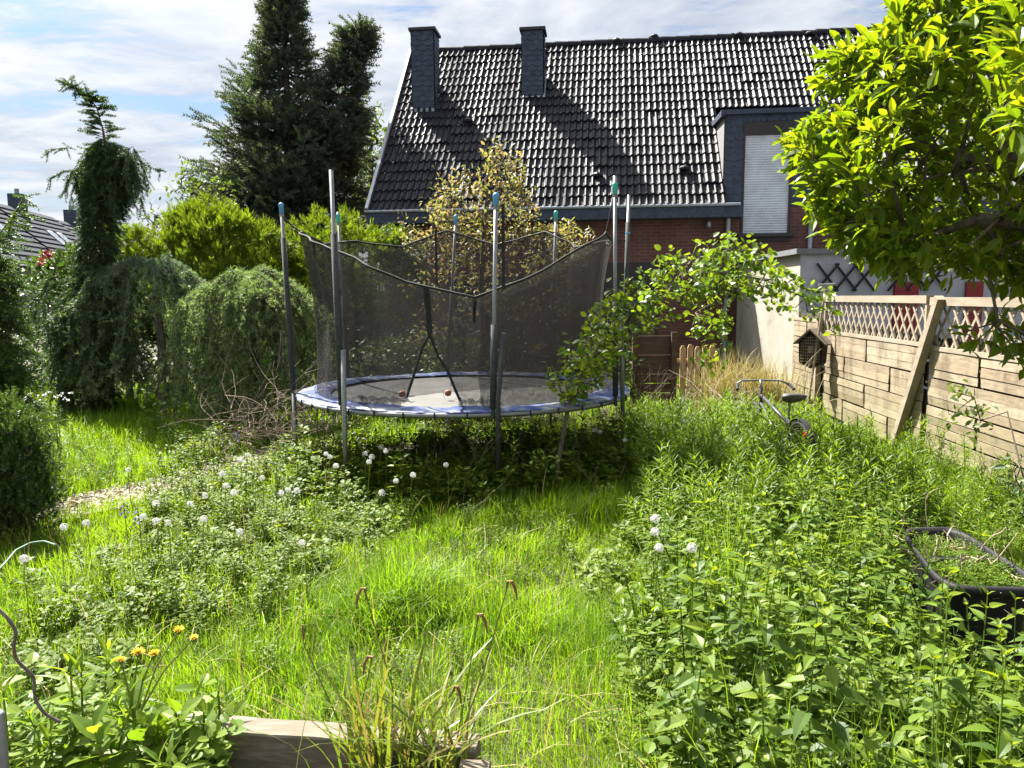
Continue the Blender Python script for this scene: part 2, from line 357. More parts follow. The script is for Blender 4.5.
def field(x, y, s):
    v = 0
    for i, (k, ph) in enumerate(_w): v = v + np.sin((k[0]*x+k[1]*y)*s*(.7+.25*i)+ph)
    return v/2.6
def gz(x, y): return .035*field(x, y, .8) + 0*x

def grow(chain, targets, step=.2, sag=.0, wander=.25):
    """attach every target to the nearest wood already grown; returns nodes, parents"""
    nodes = [np.asarray(p, float) for p in chain[0]]; par = [-1]+list(range(len(nodes)-1))
    for extra in chain[1:]:
        e0 = np.asarray(extra[0], float); j = int(np.argmin(np.linalg.norm(np.array(nodes)-e0, axis=1)))
        for p in extra: nodes.append(np.asarray(p, float)); par.append(j); j = len(nodes)-1
    root = nodes[0]; T = np.asarray(targets, float)
    order = np.argsort(np.min(np.linalg.norm(T[:, None]-np.array(nodes)[None], axis=2), axis=1))
    cap = len(nodes)+len(T)*14; A = np.zeros((cap, 3)); A[:len(nodes)] = nodes; pr = np.full(cap, -1); pr[:len(par)] = par; n = len(nodes); tips = []
    for k in order:
        t = T[k]; d = np.linalg.norm(A[:n]-t, axis=1); j = int(np.argmin(d)); L = d[j]; m = max(1, min(12, int(L/step))); p0 = A[j].copy(); prev = j
        bend = RNG.normal(size=3)*wander*L*.3; bend[2] += sag*L
        for i in range(1, m+1):
            s = i/m; A[n] = p0+(t-p0)*s+bend*s*(1-s); pr[n] = prev; prev = n; n += 1
        tips.append(prev)
    return A[:n], pr[:n], np.array(tips)
def wood(g, A, pr, rmin, expo=.5, rmax=.2, sides=5, mi=0):
    n = len(A); cnt = np.ones(n)
    for i in range(n-1, 0, -1):
        if pr[i] >= 0: cnt[pr[i]] += cnt[i]*1.0
    r = np.minimum(rmin*cnt**expo, rmax); i = np.where(pr >= 0)[0]
    g.segs(A[pr[i]], A[i], np.minimum(r[pr[i]], r[i]*1.6), r[i], sides, mi); return r

# ================================================================== camera, sky, sun
cam_d = bpy.data.cameras.new('camera'); cam = bpy.data.objects.new('camera', cam_d); C.objects.link(cam); scene.camera = cam
cam_d.sensor_fit = 'HORIZONTAL'; cam_d.sensor_width = 36; cam_d.lens = 36*FPX/1024; cam_d.clip_start = .05; cam_d.clip_end = 1000
_f = Vector((0, math.cos(PITCH), -math.sin(PITCH))); _r0 = Vector((1, 0, 0)); _u0 = Vector((0, math.sin(PITCH), math.cos(PITCH)))
_r = _r0*math.cos(ROLL) - _u0*math.sin(ROLL); _u = _r0*math.sin(ROLL) + _u0*math.cos(ROLL)
cam.matrix_world = Matrix(((_r.x, _u.x, -_f.x, 0), (_r.y, _u.y, -_f.y, 0), (_r.z, _u.z, -_f.z, CAMZ), (0, 0, 0, 1)))

SUN = Vector((-.87, 1.114, 1.75)).normalized()
sl = bpy.data.lights.new('sun', 'SUN'); sl.energy = 5.0; sl.angle = rad(.55); sl.color = (1, .95, .86)
so = bpy.data.objects.new('sun', sl); C.objects.link(so); so.rotation_euler = SUN.to_track_quat('Z', 'Y').to_euler()

wd = bpy.data.worlds.new('World'); scene.world = wd; wd.use_nodes = True; t = wd.node_tree; t.nodes.clear()
sky = t.nodes.new('ShaderNodeTexSky'); sky.sky_type = 'NISHITA'; sky.sun_disc = False
sky.sun_elevation = math.asin(SUN.z); sky.sun_rotation = math.atan2(SUN.x, SUN.y); sky.air_density = 1.0; sky.dust_density = .6; sky.ozone_density = 1.6
tc = t.nodes.new('ShaderNodeTexCoord'); sep = t.nodes.new('ShaderNodeSeparateXYZ'); t.links.new(tc.outputs['Generated'], sep.inputs[0])
def mth(op, a, b=None):
    n = t.nodes.new('ShaderNodeMath'); n.operation = op
    for i, q in enumerate((a, b)):
        if q is None: continue
        if isinstance(q, (int, float)): n.inputs[i].default_value = q
        else: t.links.new(q, n.inputs[i])
    return n.outputs[0]
zc = mth('MAXIMUM', mth('ADD', sep.outputs['Z'], .10), .03)
cx, cy = mth('DIVIDE', sep.outputs['X'], zc), mth('DIVIDE', sep.outputs['Y'], zc)
cmb = t.nodes.new('ShaderNodeCombineXYZ'); t.links.new(cx, cmb.inputs[0]); t.links.new(cy, cmb.inputs[1])
def cnoise(scale, detail, rough, off, dist=0, st=(1,1,1)):
    mp = t.nodes.new('ShaderNodeMapping'); mp.inputs['Location'].default_value = off; mp.inputs['Scale'].default_value = st; t.links.new(cmb.outputs[0], mp.inputs[0])
    n = t.nodes.new('ShaderNodeTexNoise'); n.inputs['Scale'].default_value = scale; n.inputs['Detail'].default_value = detail
    n.inputs['Roughness'].default_value = rough; n.inputs['Distortion'].default_value = dist; t.links.new(mp.outputs[0], n.inputs['Vector']); return n.outputs['Fac']
big = cnoise(.62, 4, .5, (2.3, 1.1, 0)); mid = cnoise(2.2, 7, .6, (0, 3, 0), .4, (1, 1.3, 1)); rip = cnoise(7.5, 4, .6, (5, 1, 0), .8, (1, 2.6, 1))
cov = mth('ADD', mth('ADD', mth('MULTIPLY', big, 1.0), mth('MULTIPLY', mid, .62)), mth('MULTIPLY', rip, .26))
mr = t.nodes.new('ShaderNodeMapRange'); mr.interpolation_type = 'SMOOTHSTEP'; t.links.new(cov, mr.inputs[0]); mr.inputs[1].default_value = .725; mr.inputs[2].default_value = .93
hz = t.nodes.new('ShaderNodeMapRange'); t.links.new(sep.outputs['Z'], hz.inputs[0]); hz.inputs[1].default_value = .30; hz.inputs[2].default_value = .06
mask = mth('MAXIMUM', mth('MULTIPLY', mr.outputs[0], .93), mth('MULTIPLY', hz.outputs[0], .9))
shade = t.nodes.new('ShaderNodeValToRGB'); e = shade.color_ramp.elements
e[0].position = .40; e[0].color = (3.2, 3.45, 3.95, 1); e[1].position = .62; e[1].color = (4.75, 4.85, 5.05, 1); t.links.new(mid, shade.inputs[0])
mx = t.nodes.new('ShaderNodeMix'); mx.data_type = 'RGBA'; t.links.new(mask, mx.inputs['Factor'])
hs = t.nodes.new('ShaderNodeHueSaturation'); hs.inputs['Saturation'].default_value = 1.35; hs.inputs['Value'].default_value = .70; t.links.new(sky.outputs[0], hs.inputs['Color']); t.links.new(hs.outputs[0], mx.inputs[6]); t.links.new(shade.outputs[0], mx.inputs[7])
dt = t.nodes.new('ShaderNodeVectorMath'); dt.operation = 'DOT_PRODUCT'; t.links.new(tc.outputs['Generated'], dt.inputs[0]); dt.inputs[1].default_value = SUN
glow = mth('MULTIPLY', mth('POWER', mth('MAXIMUM', dt.outputs['Value'], 0.0), 20.0), 46.0)      # glow added round the out-of-view sun to lift the fill light
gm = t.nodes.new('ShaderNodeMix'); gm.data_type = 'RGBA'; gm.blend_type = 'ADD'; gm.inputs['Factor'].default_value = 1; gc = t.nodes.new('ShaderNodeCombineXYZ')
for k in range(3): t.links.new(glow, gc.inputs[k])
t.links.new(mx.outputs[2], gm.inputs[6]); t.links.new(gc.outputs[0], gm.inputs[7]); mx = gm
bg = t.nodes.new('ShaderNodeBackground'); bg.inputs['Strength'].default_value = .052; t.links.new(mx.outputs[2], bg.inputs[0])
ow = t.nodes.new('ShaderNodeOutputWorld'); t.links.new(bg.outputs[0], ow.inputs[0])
vs = scene.view_settings; vs.view_transform = 'Standard'; vs.look = 'None'; vs.exposure = 1.95; vs.gamma = 1
scene.render.engine = 'CYCLES'; cy_ = scene.cycles
cy_.max_bounces = 7; cy_.diffuse_bounces = 3; cy_.glossy_bounces = 2; cy_.transmission_bounces = 4; cy_.transparent_max_bounces = 10
cy_.use_denoising = True; cy_.sample_clamp_indirect = 6; cy_.use_adaptive_sampling = True; cy_.adaptive_threshold = .015
cy_.caustics_reflective = False; cy_.caustics_refractive = False
try: cy_.denoising_prefilter = 'ACCURATE'
except Exception: pass

# ================================================================== ground, path
g = Geo(); nx, ny = 150, 150
xs = np.sign(np.linspace(-1, 1, nx))*np.abs(np.linspace(-1, 1, nx))**2.2*160; ys = -12+np.linspace(0, 1, ny)**2.2*330
X, Y = np.meshgrid(xs, ys); Z = gz(X, Y)*np.clip(1-np.hypot(X, Y-6)/40, 0, 1)
V = np.stack([X, Y, Z], 2).reshape(-1, 3); i, j = np.meshgrid(np.arange(nx-1), np.arange(ny-1)); a = (j*nx+i).ravel()
g.raw(V, np.stack([a, a+1, a+nx+1, a+nx], 1).ravel(), np.full(len(a), 4))
tag(obj('ground', g, MT['soil'], smooth=True), kind='structure')

PATH = np.array([(-6.5,4.75),(-4.9,5.35),(-4.0,6.0),(-3.55,6.9),(-3.2,7.9),(-2.75,8.9)]); PW = .36
def pathdist(x, y):
    d = np.full(np.shape(x), 9.0)
    for k in range(len(PATH)-1):
        a, b = PATH[k], PATH[k+1]; ab = b-a; tt = np.clip(((x-a[0])*ab[0]+(y-a[1])*ab[1])/(ab@ab), 0, 1)
        d = np.minimum(d, np.hypot(x-a[0]-ab[0]*tt, y-a[1]-ab[1]*tt))
    return d
g = Geo(); s = np.linspace(0, len(PATH)-1, 60); px = np.interp(s, range(len(PATH)), PATH[:,0]); py = np.interp(s, range(len(PATH)), PATH[:,1])
T = unit(np.stack([np.gradient(px), np.gradient(py)], 1)); off = np.stack([-T[:,1], T[:,0]], 1); rows = []
for k in np.linspace(-PW, PW, 5): q = np.stack([px, py], 1)+off*k; rows.append(np.stack([q[:,0], q[:,1], gz(q[:,0], q[:,1])+.03], 1))
V = np.concatenate(rows); f = [(r*60+i, r*60+i+1, (r+1)*60+i+1, (r+1)*60+i) for r in range(4) for i in range(59)]
MT['paving'] = brickmat('worn_paving', (.34,.30,.25), (.25,.22,.185), (.09,.08,.05), 1, .2, .1, .012, bump=.8)
tag(obj('path', g.poly(V, f), MT['paving']), kind='structure')

# ================================================================== house with tiled roof
HO = np.array([-3.2, 17.6, 0]); HU = np.array([.9925, -.122, 0]); HV = np.array([.122, .9925, 0]); HZ = np.array([0, 0, 1.])
HR = np.stack([HU, HV, HZ], 1)
def H(s, v, z): return HO + HU*s + HV*v + HZ*z
EZ, RISE, RV, HL = 3.80, 1.115, 4.35, 17.5           # eave height, slope, ridge distance, length
PHI = math.atan(RISE); NRM = -HV*math.sin(PHI)+HZ*math.cos(PHI)
house = thing('brick_house', 'brick house with dark tiled roof, two slate chimneys and closed white roller shutter', 'house', H(6, 4, 0))
g = Geo(); W0 = .42                                # wall plane behind the eave
DS0, DS1 = 7.93, 9.93                             # dormer span
J0, J1 = 8.33, 9.38
for s0_, s1_, z0_, z1_ in ((.15,J0,-.2,EZ+.15),(J1,HL,-.2,EZ+.15),(J0,J1,-.2,3.15)): g.poly([H(s0_,W0,z0_), H(s1_,W0,z0_), H(s1_,W0,z1_), H(s0_,W0,z1_)], [(0,1,2,3)])
zr = EZ+RISE*RV-.12
g.poly([H(.15,W0,-.2), H(.15,2*RV-W0,-.2), H(.15,2*RV-W0,EZ+.2), H(.15,RV,zr), H(.15,W0,EZ+.2)], [(0,1,2,3,4)])
g.poly([H(HL,W0,-.2), H(HL,2*RV-W0,-.2), H(HL,2*RV-W0,EZ+.2), H(HL,RV,zr), H(HL,W0,EZ+.2)], [(4,3,2,1,0)])
g.poly([H(.15,2*RV-W0,-.2), H(HL,2*RV-W0,-.2), H(HL,2*RV-W0,EZ+.2), H(.15,2*RV-W0,EZ+.2)], [(3,2,1,0)])
V, L, S, M = g.arrays()                            # local coordinates, so that the bricks follow the wall
gl = Geo().raw((V-house.location)@HR, L, S)
def hobj(name, g, mats, parent=None, **k):
    V, L, S, M = g.arrays(); o = obj(name, Geo().raw((V-np.array(house.location))@HR, L, S, M), mats, None, **k)
    o.parent = parent or house
    return o
house.rotation_euler = (0, 0, math.atan2(HU[1], HU[0]))
wall = hobj('wall', g, MT['brick'])
# tiled roof: every row a wavy strip with its own front lip
g = Geo(); SL = RV/math.cos(PHI); NR = 19; rh = SL/NR; m = int(HL/.15*10); ss = np.linspace(-.05, HL+.1, m)
rgl = np.random.default_rng(4); ph = (ss/.15) % 1.0
prof = .042*np.interp(ph, [0,.27,.55,.68,.86,1], [0,0,1,1,0,0])
col = np.floor(ss/.3).astype(int); col -= col.min()
for r in range(NR):
    l0, l1 = r*rh-.02, (r+1)*rh+.03
    jit = rgl.normal(size=col.max()+1)[col]*.006; jl = rgl.normal(size=col.max()+1)[col]*.006
    P = lambda l, h: HO + HU*ss[:, None] + HV*((l+jl)*math.cos(PHI))[:, None] + HZ*(EZ+(l+jl)*math.sin(PHI))[:, None] + NRM*(h[:, None])
    lo, up_ = P(l0, prof+.05+jit), P(l1, prof+.012+jit); lip = P(l0+.004, prof+.012+jit)
    V = np.concatenate([lip, lo, up_]); i = np.arange(m-1); i = i[(col[:-1] == col[1:]) | True]
    mid = .5*(ss[:-1]+ss[1:]); vv = (r+.5)*rh*math.cos(PHI)
    keep = ~((mid > DS0+.03) & (mid < DS1-.03) & (vv < 2.25))
    i = i[keep]
    q = np.concatenate([np.stack([i, i+1, i+m+1, i+m], 1), np.stack([i+m, i+m+1, i+2*m+1, i+2*m], 1)])
    g.raw(V, q.ravel(), np.full(len(q), 4))
# back slope and ridge tiles
g.poly([H(-.05,RV,EZ+RISE*RV), H(HL+.1,RV,EZ+RISE*RV), H(HL+.1,2*RV+.1,EZ-.1), H(-.05,2*RV+.1,EZ-.1)], [(3,2,1,0)])
for k in range(int((HL+.1)/.36)):
    s0 = -.03+k*.36; A = np.linspace(rad(-15), rad(195), 9); r0, r1 = .125, .11; zz = EZ+RISE*RV-.01+rgl.normal()*.006
    V = [H(s0, RV+math.cos(a)*r0, zz+math.sin(a)*r0) for a in A]+[H(s0+.38, RV+math.cos(a)*r1, zz+math.sin(a)*r1) for a in A]
    g.poly(V, [(i, i+1, i+10, i+9) for i in range(8)]+[tuple(range(9))])
for s_, l_ in ((5.15,1.0),(7.1,1.15),(3.3,6.2),(6.6,6.6),(8.8,6.5),(5.6,6.5),(10.6,6.4),(1.9,3.2)):   # vent tiles
    c = H(s_, l_*math.cos(PHI), EZ+l_*math.sin(PHI))+NRM*.07
    g.lathe(c, [(.11,-.03),(.12,.02),(.08,.06),(.02,.075)], 10)
roof = hobj('roof', g, MT['tile'])
# soffit / slated eave box, gutter line, verge
def scales(g, p0, u, v, n, w, h, sw, sh, slant=0, tilt=.012, rs=0):
    """overlapping round-ended slates on the face p0 + u*[0,w] + v*[0,h], n = outward normal"""
    r = np.random.default_rng(rs); nr = int(math.ceil(h/sh))
    for k in range(nr-1, -1, -1):
        x = -(sw*.5 if k % 2 else 0)
        while x < w-1e-6:
            x0, x1 = max(x, 0), min(x+sw, w)
            if x1-x0 > .02:
                b = h-(k+1)*sh; tp = min(h, b+sh*1.6); mid = (x0+x1)/2; hw = (x1-x0)/2-.002; b = max(b, -.0); pts = []
                tl = tilt*r.uniform(.8, 1.3); 
                for a in np.linspace(-1, 1, 7): pts.append((mid+hw*a+slant*sh*.25, b+sh*.42*(1-math.sqrt(max(0, 1-a*a)))*(1), tl))
                pts += [(mid+hw, tp, .002), (mid-hw, tp, .002)]
                q = [p0+u*min(max(a, 0), w)+v*c+n*(d+.002) for a, c, d in pts]; nb = len(q)
                q2 = [z_-n*d for z_, (_, _, d) in zip(q, pts)]
                g.poly(np.array(q+q2), [tuple(range(nb))]+[(i+1, i, nb+i, nb+i+1) for i in range(6)])
            x += sw
g = Geo(); FB, FT = EZ-.27, EZ+.0; FE = DS0+.34
g.box(H(FE/2-.06, W0/2-.02, (FB+FT)/2-.02), (FE+.16, W0+.02, FT-FB-.04), HR)
scales(g, H(-.14, -.035, FB), HU, HZ, -HV, FE+.16, FT-FB-.03, .16, .085, rs=2)
g2 = Geo().box(H((DS1+HL)/2+.1, W0/2-.02, (FB+FT)/2-.02), (HL-DS1-.1, W0+.02, FT-FB-.04), HR); scales(g2, H(DS1+.15, -.035, FB), HU, HZ, -HV, HL-DS1-.1, FT-FB-.03, .16, .085, rs=3)
eb = hobj('slated_eave', g, MT['slate']); hobj('slated_eave', g2, MT['slate'])
g = Geo(); g.tube([H(-.15,-.06,EZ-.0), H(DS0+.3,-.06,EZ-.0)], .035, 8); g.tube([H(DS1,-.06,EZ), H(HL+.1,-.06,EZ)], .035, 8)
hobj('gutter', g, MT['zinc'])
g = Geo(); A0, A1 = H(-.1, -.05, EZ+.02), H(-.1, RV, EZ+RISE*RV+.04)
g.beam(A0+NRM*.02, A1+NRM*.02, .07, .12, NRM); g.beam(H(-.1,RV,EZ+RISE*RV+.04)+NRM*.0, H(-.1,2*RV,EZ+.05), .12, .14, HV*.7+HZ*.7)
hobj('verge_board', g, MT['zinc'])
def chimney(s0, v0, w, d, ztop, rs):
    g = Geo(); zb = EZ+RISE*v0-.05
    g.box(H(s0, v0+d/2, (zb-.3+ztop)/2), (w-.02, d-.02, ztop-zb+.3), HR)
    scales(g, H(s0-w/2, v0, zb), HU, HZ, -HV, w, ztop-zb, w/2.0, .125, rs=rs, tilt=.02)
    zr_ = EZ+RISE*(v0)-.05
    scales(g, H(s0-w/2, v0+d, zr_), -HV, HZ, -HU, d, ztop-zr_, .25, .125, rs=rs+1, tilt=.02)
    scales(g, H(s0+w/2, v0, zr_), HV, HZ, HU, d, ztop-zr_, .25, .125, rs=rs+2, tilt=.02)
    ch = hobj('chimney', g, MT['slate'], roof)
    ch.matrix_parent_inverse = Matrix.Identity(4)
    g = Geo(); g.box(H(s0, v0+d/2, ztop+.035), (w+.12, d+.12, .07), HR); hobj('chimney_cap', g, MT['darktrim'], roof)
    g = Geo(); g.box(H(s0, v0-.03, zb+.04), (w+.1, .05, .1), HR); g.beam(H(s0+w/2+.03, v0-.04, zb+.05), H(s0+w/2+.03, v0+d, zb+RISE*d+.1), .05, .05, NRM)
    hobj('flashing', g, MT['zinc'], roof)
chimney(.66, 2.53, .58, .6, 8.6, 20); chimney(3.46, 2.78, .54, .52, 8.56, 30)
# dormer with shutter
dz0, dz1 = EZ-.02, 5.80
g = Geo(); 
g.box(H((DS0+J0)/2, W0+.1, (dz0+dz1)/2), (J0-DS0, .2, dz1-dz0), HR); g.box(H((DS1+J1)/2, W0+.1, (dz0+dz1)/2), (DS1-J1, .2, dz1-dz0), HR)
g.box(H((J0+J1)/2, W0+.1, (5.60+dz1)/2), (J1-J0, .2, dz1-5.60), HR)
scales(g, H(DS0, W0-.005, dz0), HU, HZ, -HV, J0-DS0, dz1-dz0, .45, .145, rs=41, tilt=.016)
scales(g, H(J1, W0-.005, dz0), HU, HZ, -HV, DS1-J1, dz1-dz0, .5, .145, rs=42, tilt=.016)
scales(g, H(J0, W0-.006, 5.61), HU, HZ, -HV, J1-J0, dz1-5.61, .14, .1, rs=43, tilt=.014)
for s_, n_ in ((DS0, -HU), (DS1, HU)):             # cheeks
    g.poly([H(s_,W0,dz0), H(s_,W0,dz1), H(s_,2.35,dz1+.12), H(s_,W0+.2,dz0)], [(0,1,2,3)])
vb = 2.2
for k in range(16):                                # slates on the left cheek
    z0 = dz0+.08+k*.135; v1 = (z0-EZ)/RISE
    scales(g, H(DS0-.003, W0+max(0, 0), z0), HV, HZ, -HU, max(.2, 2.0-0), .14, .22, .135, rs=60+k) if False else None
dm = hobj('dormer', g, MT['slate'])
g = Geo(); g.poly([H(DS0-.08,W0-.1,dz1), H(DS1+.08,W0-.1,dz1), H(DS1+.08,2.6,dz1+.16), H(DS0-.08,2.6,dz1+.16)], [(0,1,2,3)])
g.beam(H(DS0-.1,W0-.06,dz1+.02), H(DS1+.1,W0-.06,dz1+.02), .1, .1); g.beam(H(DS0-.05,W0-.1,dz1), H(DS0-.05,2.4,dz1+.13), .09, .12)
hobj('dormer_roof', g, MT['slate'], dm)
g = Geo()                                          # sheet over the cheek, its pale colour paints the sunlight on it
V = [H(DS0-.012,W0+.02,dz0+.05), H(DS0-.012,W0+.02,dz1-.06), H(DS0-.012,2.25,dz1+.06)]; g.poly(V, [(0,1,2)])
hobj('dormer_cheek', g, pmat('sunlit_cheek', [(.3,(.12,.12,.125)),(.7,(.28,.27,.26))], 25, .85, bump=.5), dm)
g = Geo(); nsl = 40; z0, z1 = 3.2, 5.34
for k in range(nsl):
    a, b = z0+(z1-z0)*k/nsl, z0+(z1-z0)*(k+1)/nsl; V = []
    for zz, dd in ((a, .012), (a+(b-a)*.12, 0), (a+(b-a)*.5, -.011), (a+(b-a)*.88, 0), (b, .012)): V += [H(J0+.04, W0+.03+dd, zz), H(J1-.04, W0+.03+dd, zz)]
    g.poly(V, [(2*i, 2*i+1, 2*i+3, 2*i+2) for i in range(4)])
sh = hobj('roller_shutter', g, MT['shutter'])
g = Geo(); g.box(H((J0+J1)/2, W0+.06, 5.47), (J1-J0-.01, .16, .27), HR)
for s_ in (J0+.02, J1-.02): g.box(H(s_, W0+.02, 4.27), (.05, .09, 2.14), HR)
hobj('shutter_box', g, MT['darktrim'])
g = Geo(); g.box(H((J0+J1)/2, W0-.04, 3.16), (J1-J0+.16, .26, .07), HR); g.box(H((J0+J1)/2, W0-.0, 3.08), (J1-J0+.02, .12, .1), HR)
hobj('window_sill', g, MT['darktrim'])
for s_ in (8.04, 9.8):
    g = Geo(); g.tube([H(s_, W0-.12, EZ-.25), H(s_, W0-.1, 3.3), H(s_, W0-.09, .2)], .05, 10); hobj('downpipe', g, MT['zinc'])
g = Geo(); c = H(7.62, W0-.07, 3.42); g.box(c+HV*.03, (.06,.06,.12), HR); g.lathe(c-HV*.05, [(.02,-.09),(.05,-.06),(.05,.04),(.02,.07)], 10); hobj('wall_lamp', g, MT['zinc'])
g = Geo(); g.box(H(5.9, W0-.02, 2.35), (1.5, .06, .5), HR); hobj('window_awning', g, MT['darktrim'])
wn = Geo().box(H(5.9, W0-.012, 1.45), (1.3, .05, 1.3), HR); wn = hobj('window', wn, MT['darktrim']); hobj('pane', Geo().box(H(5.9, W0-.04, 1.45), (1.14, .02, 1.14), HR), MT['glass'], wn)
wn = Geo().box(H(2.6, W0-.012, 1.6), (1.7, .05, 1.4), HR); wn = hobj('window', wn, MT['darktrim']); hobj('pane', Geo().box(H(2.6, W0-.04, 1.6), (1.54, .02, 1.24), HR), MT['glass'], wn)

# ================================================================== garage annex with a trellis on it
GC = np.array([4.86, 12.75, 0]); GU = unit(np.array([1, .06, 0])); GV = unit(np.array([.03, 1, 0]))
def G(u, v, z): return GC+GU*u+GV*v+HZ*z
an = thing('garage', 'low flat-roofed garage with pale stained side wall and grey front behind the fence', 'garage', G(2, 1.5, 0))
gh = 2.52
g = Geo().poly([G(0,0,-.1), G(0,3.9,-.1), G(0,3.9,gh), G(0,0,gh)], [(0,1,2,3)]); obj('side_wall', g, MT['stucco'], an)
g = Geo().poly([G(0,0,-.1), G(5,0,-.1), G(5,0,gh), G(0,0,gh), G(5,3.9,-.1), G(5,3.9,gh)], [(0,1,2,3), (1,4,5,2)]); obj('front_wall', g, MT['greystucco'], an)
g = Geo().box(G(2.47, 1.93, gh+.045), (5.14, 4.0, .09), np.stack([GU, GV, HZ], 1)); obj('flat_roof', g, pmat('roof_edge', (.16,.165,.17), 8, .7, bump=.1), an)
for u_, w_ in ((1.85,.42),(3.05,.3)): obj('door', Geo().box(G(u_, -.03, 1.05), (w_, .05, 2.0), np.stack([GU, GV, HZ], 1)), MT['redpaint'], an)
def cross(p, w, h):
    g = Geo(); n = 3
    for k in range(n):
        x = w*(k+.5)/n
        for sg in (1, -1): g.beam(p+GU*(x-w/n*.6)+HZ*(h/2-sg*h/2), p+GU*(x+w/n*.6)+HZ*(h/2+sg*h/2), .035, .018, -GV)
    return g
for k, (uu, w) in enumerate(((.30, .95), (1.55, .95))):
    top('wall_trellis', cross(G(uu, -.05-.0*k, gh-.62), w, .46), MT['black'], ('black crossed trellis on the grey garage wall nearer its corner', 'black crossed trellis on the grey garage wall, farther from its corner and half behind leaves')[k], 'trellis', 'black wall trellises')

# ================================================================== far terrace of houses
RD = unit(np.array([-.19, 1, 0])); RN = np.array([RD[1], -RD[0], 0])   # along the row, and towards us
far_labels = ['distant terraced house at the left edge with a steel flue on its chimney', 'second distant terraced house with two roof windows beside the weeping spruce', 'distant grey-roofed house just right of the weeping spruce trunk', 'distant roof with slim chimney above the golden conifers', 'farthest grey roof of the distant terrace']
for k in range(5):
    o3 = np.array([-34.6, 43.5, 0])+RD*(k*10.6); zt = 8.6
    h = thing('terraced_house', far_labels[k], 'house', tuple(o3), 'distant terrace of houses')
    P = lambda u, n, z: o3+RD*u+RN*n+HZ*z
    g = Geo(); W = 4.6
    g.poly([P(0,W,0), P(10.6,W,0), P(10.6,W,4.2), P(0,W,4.2), P(0,-W,0), P(10.6,-W,0), P(10.6,-W,4.2), P(0,-W,4.2), P(0,0,zt-.1), P(10.6,0,zt-.1)], [(0,1,2,3), (5,4,7,6), (4,0,3,8,7), (1,5,6,9,2)])
    obj('wall', g, MT['cream'], h)
    dzr = .12*(k % 2); g = Geo().poly([P(.0,W+.35,3.85+dzr), P(10.55,W+.35,3.85+dzr), P(10.55,0,zt+dzr), P(.0,0,zt+dzr), P(10.55,-W-.35,3.85+dzr), P(0,-W-.35,3.85+dzr)], [(0,1,2,3), (3,2,4,5)])
    for r in range(12):                             # tile courses
        q0, q1 = r/12, (r+1)/12; A = lambda q, d: (W+.35)*(1-q); Zq = lambda q: 3.85+dzr+(zt-3.85)*q
        g.poly([P(.02,A(q0,0)+.06,Zq(q0)+.10), P(10.53,A(q0,0)+.06,Zq(q0)+.10), P(10.53,A(q1,0),Zq(q1)+.03), P(.02,A(q1,0),Zq(q1)+.03), P(.02,A(q0,0)+.04,Zq(q0)+.01), P(10.53,A(q0,0)+.04,Zq(q0)+.01)], [(0,1,2,3), (4,5,1,0)])
    rf = obj('roof', g, pmat('far_tile', (.045,.05,.062), 1.2, .9, bump=.1, spec=.1), h)
    for cu in ((3.2, 8.6) if k == 0 else (4.2,)):
        g = Geo().box(P(cu, .0, zt+.35), (1.0, .9, 1.7), np.stack([RN, RD, HZ], 1)); obj('chimney', g, MT['slate'], rf)
        obj('flue', Geo().tube([P(cu,0,zt+1.0), P(cu,0,zt+(2.6 if (k == 0 and cu < 4) else 1.6))], .16, 8), MT['galv'], rf)
    for su in ((4.6, 6.4) if k < 2 else (5.5,)):
        ctr = P(su, 2.4, 3.85+dzr+(zt-3.85)*(1-2.4/(W+.35))+.16); sv = unit(-RN*(W+.35)+HZ*(zt-3.85)); n_ = np.cross(RD, sv)
        w_ = obj('window', Geo().box(ctr, (.95, 1.5, .12), np.stack([RD, sv, n_], 1)), MT['white'], h)
        obj('pane', Geo().box(ctr+n_*.065*np.sign(n_[2]), (.75, 1.25, .02), np.stack([RD, sv, n_], 1)), pmat('sky_glass', (.3,.36,.42), 1, .1, .6, bump=0), w_)

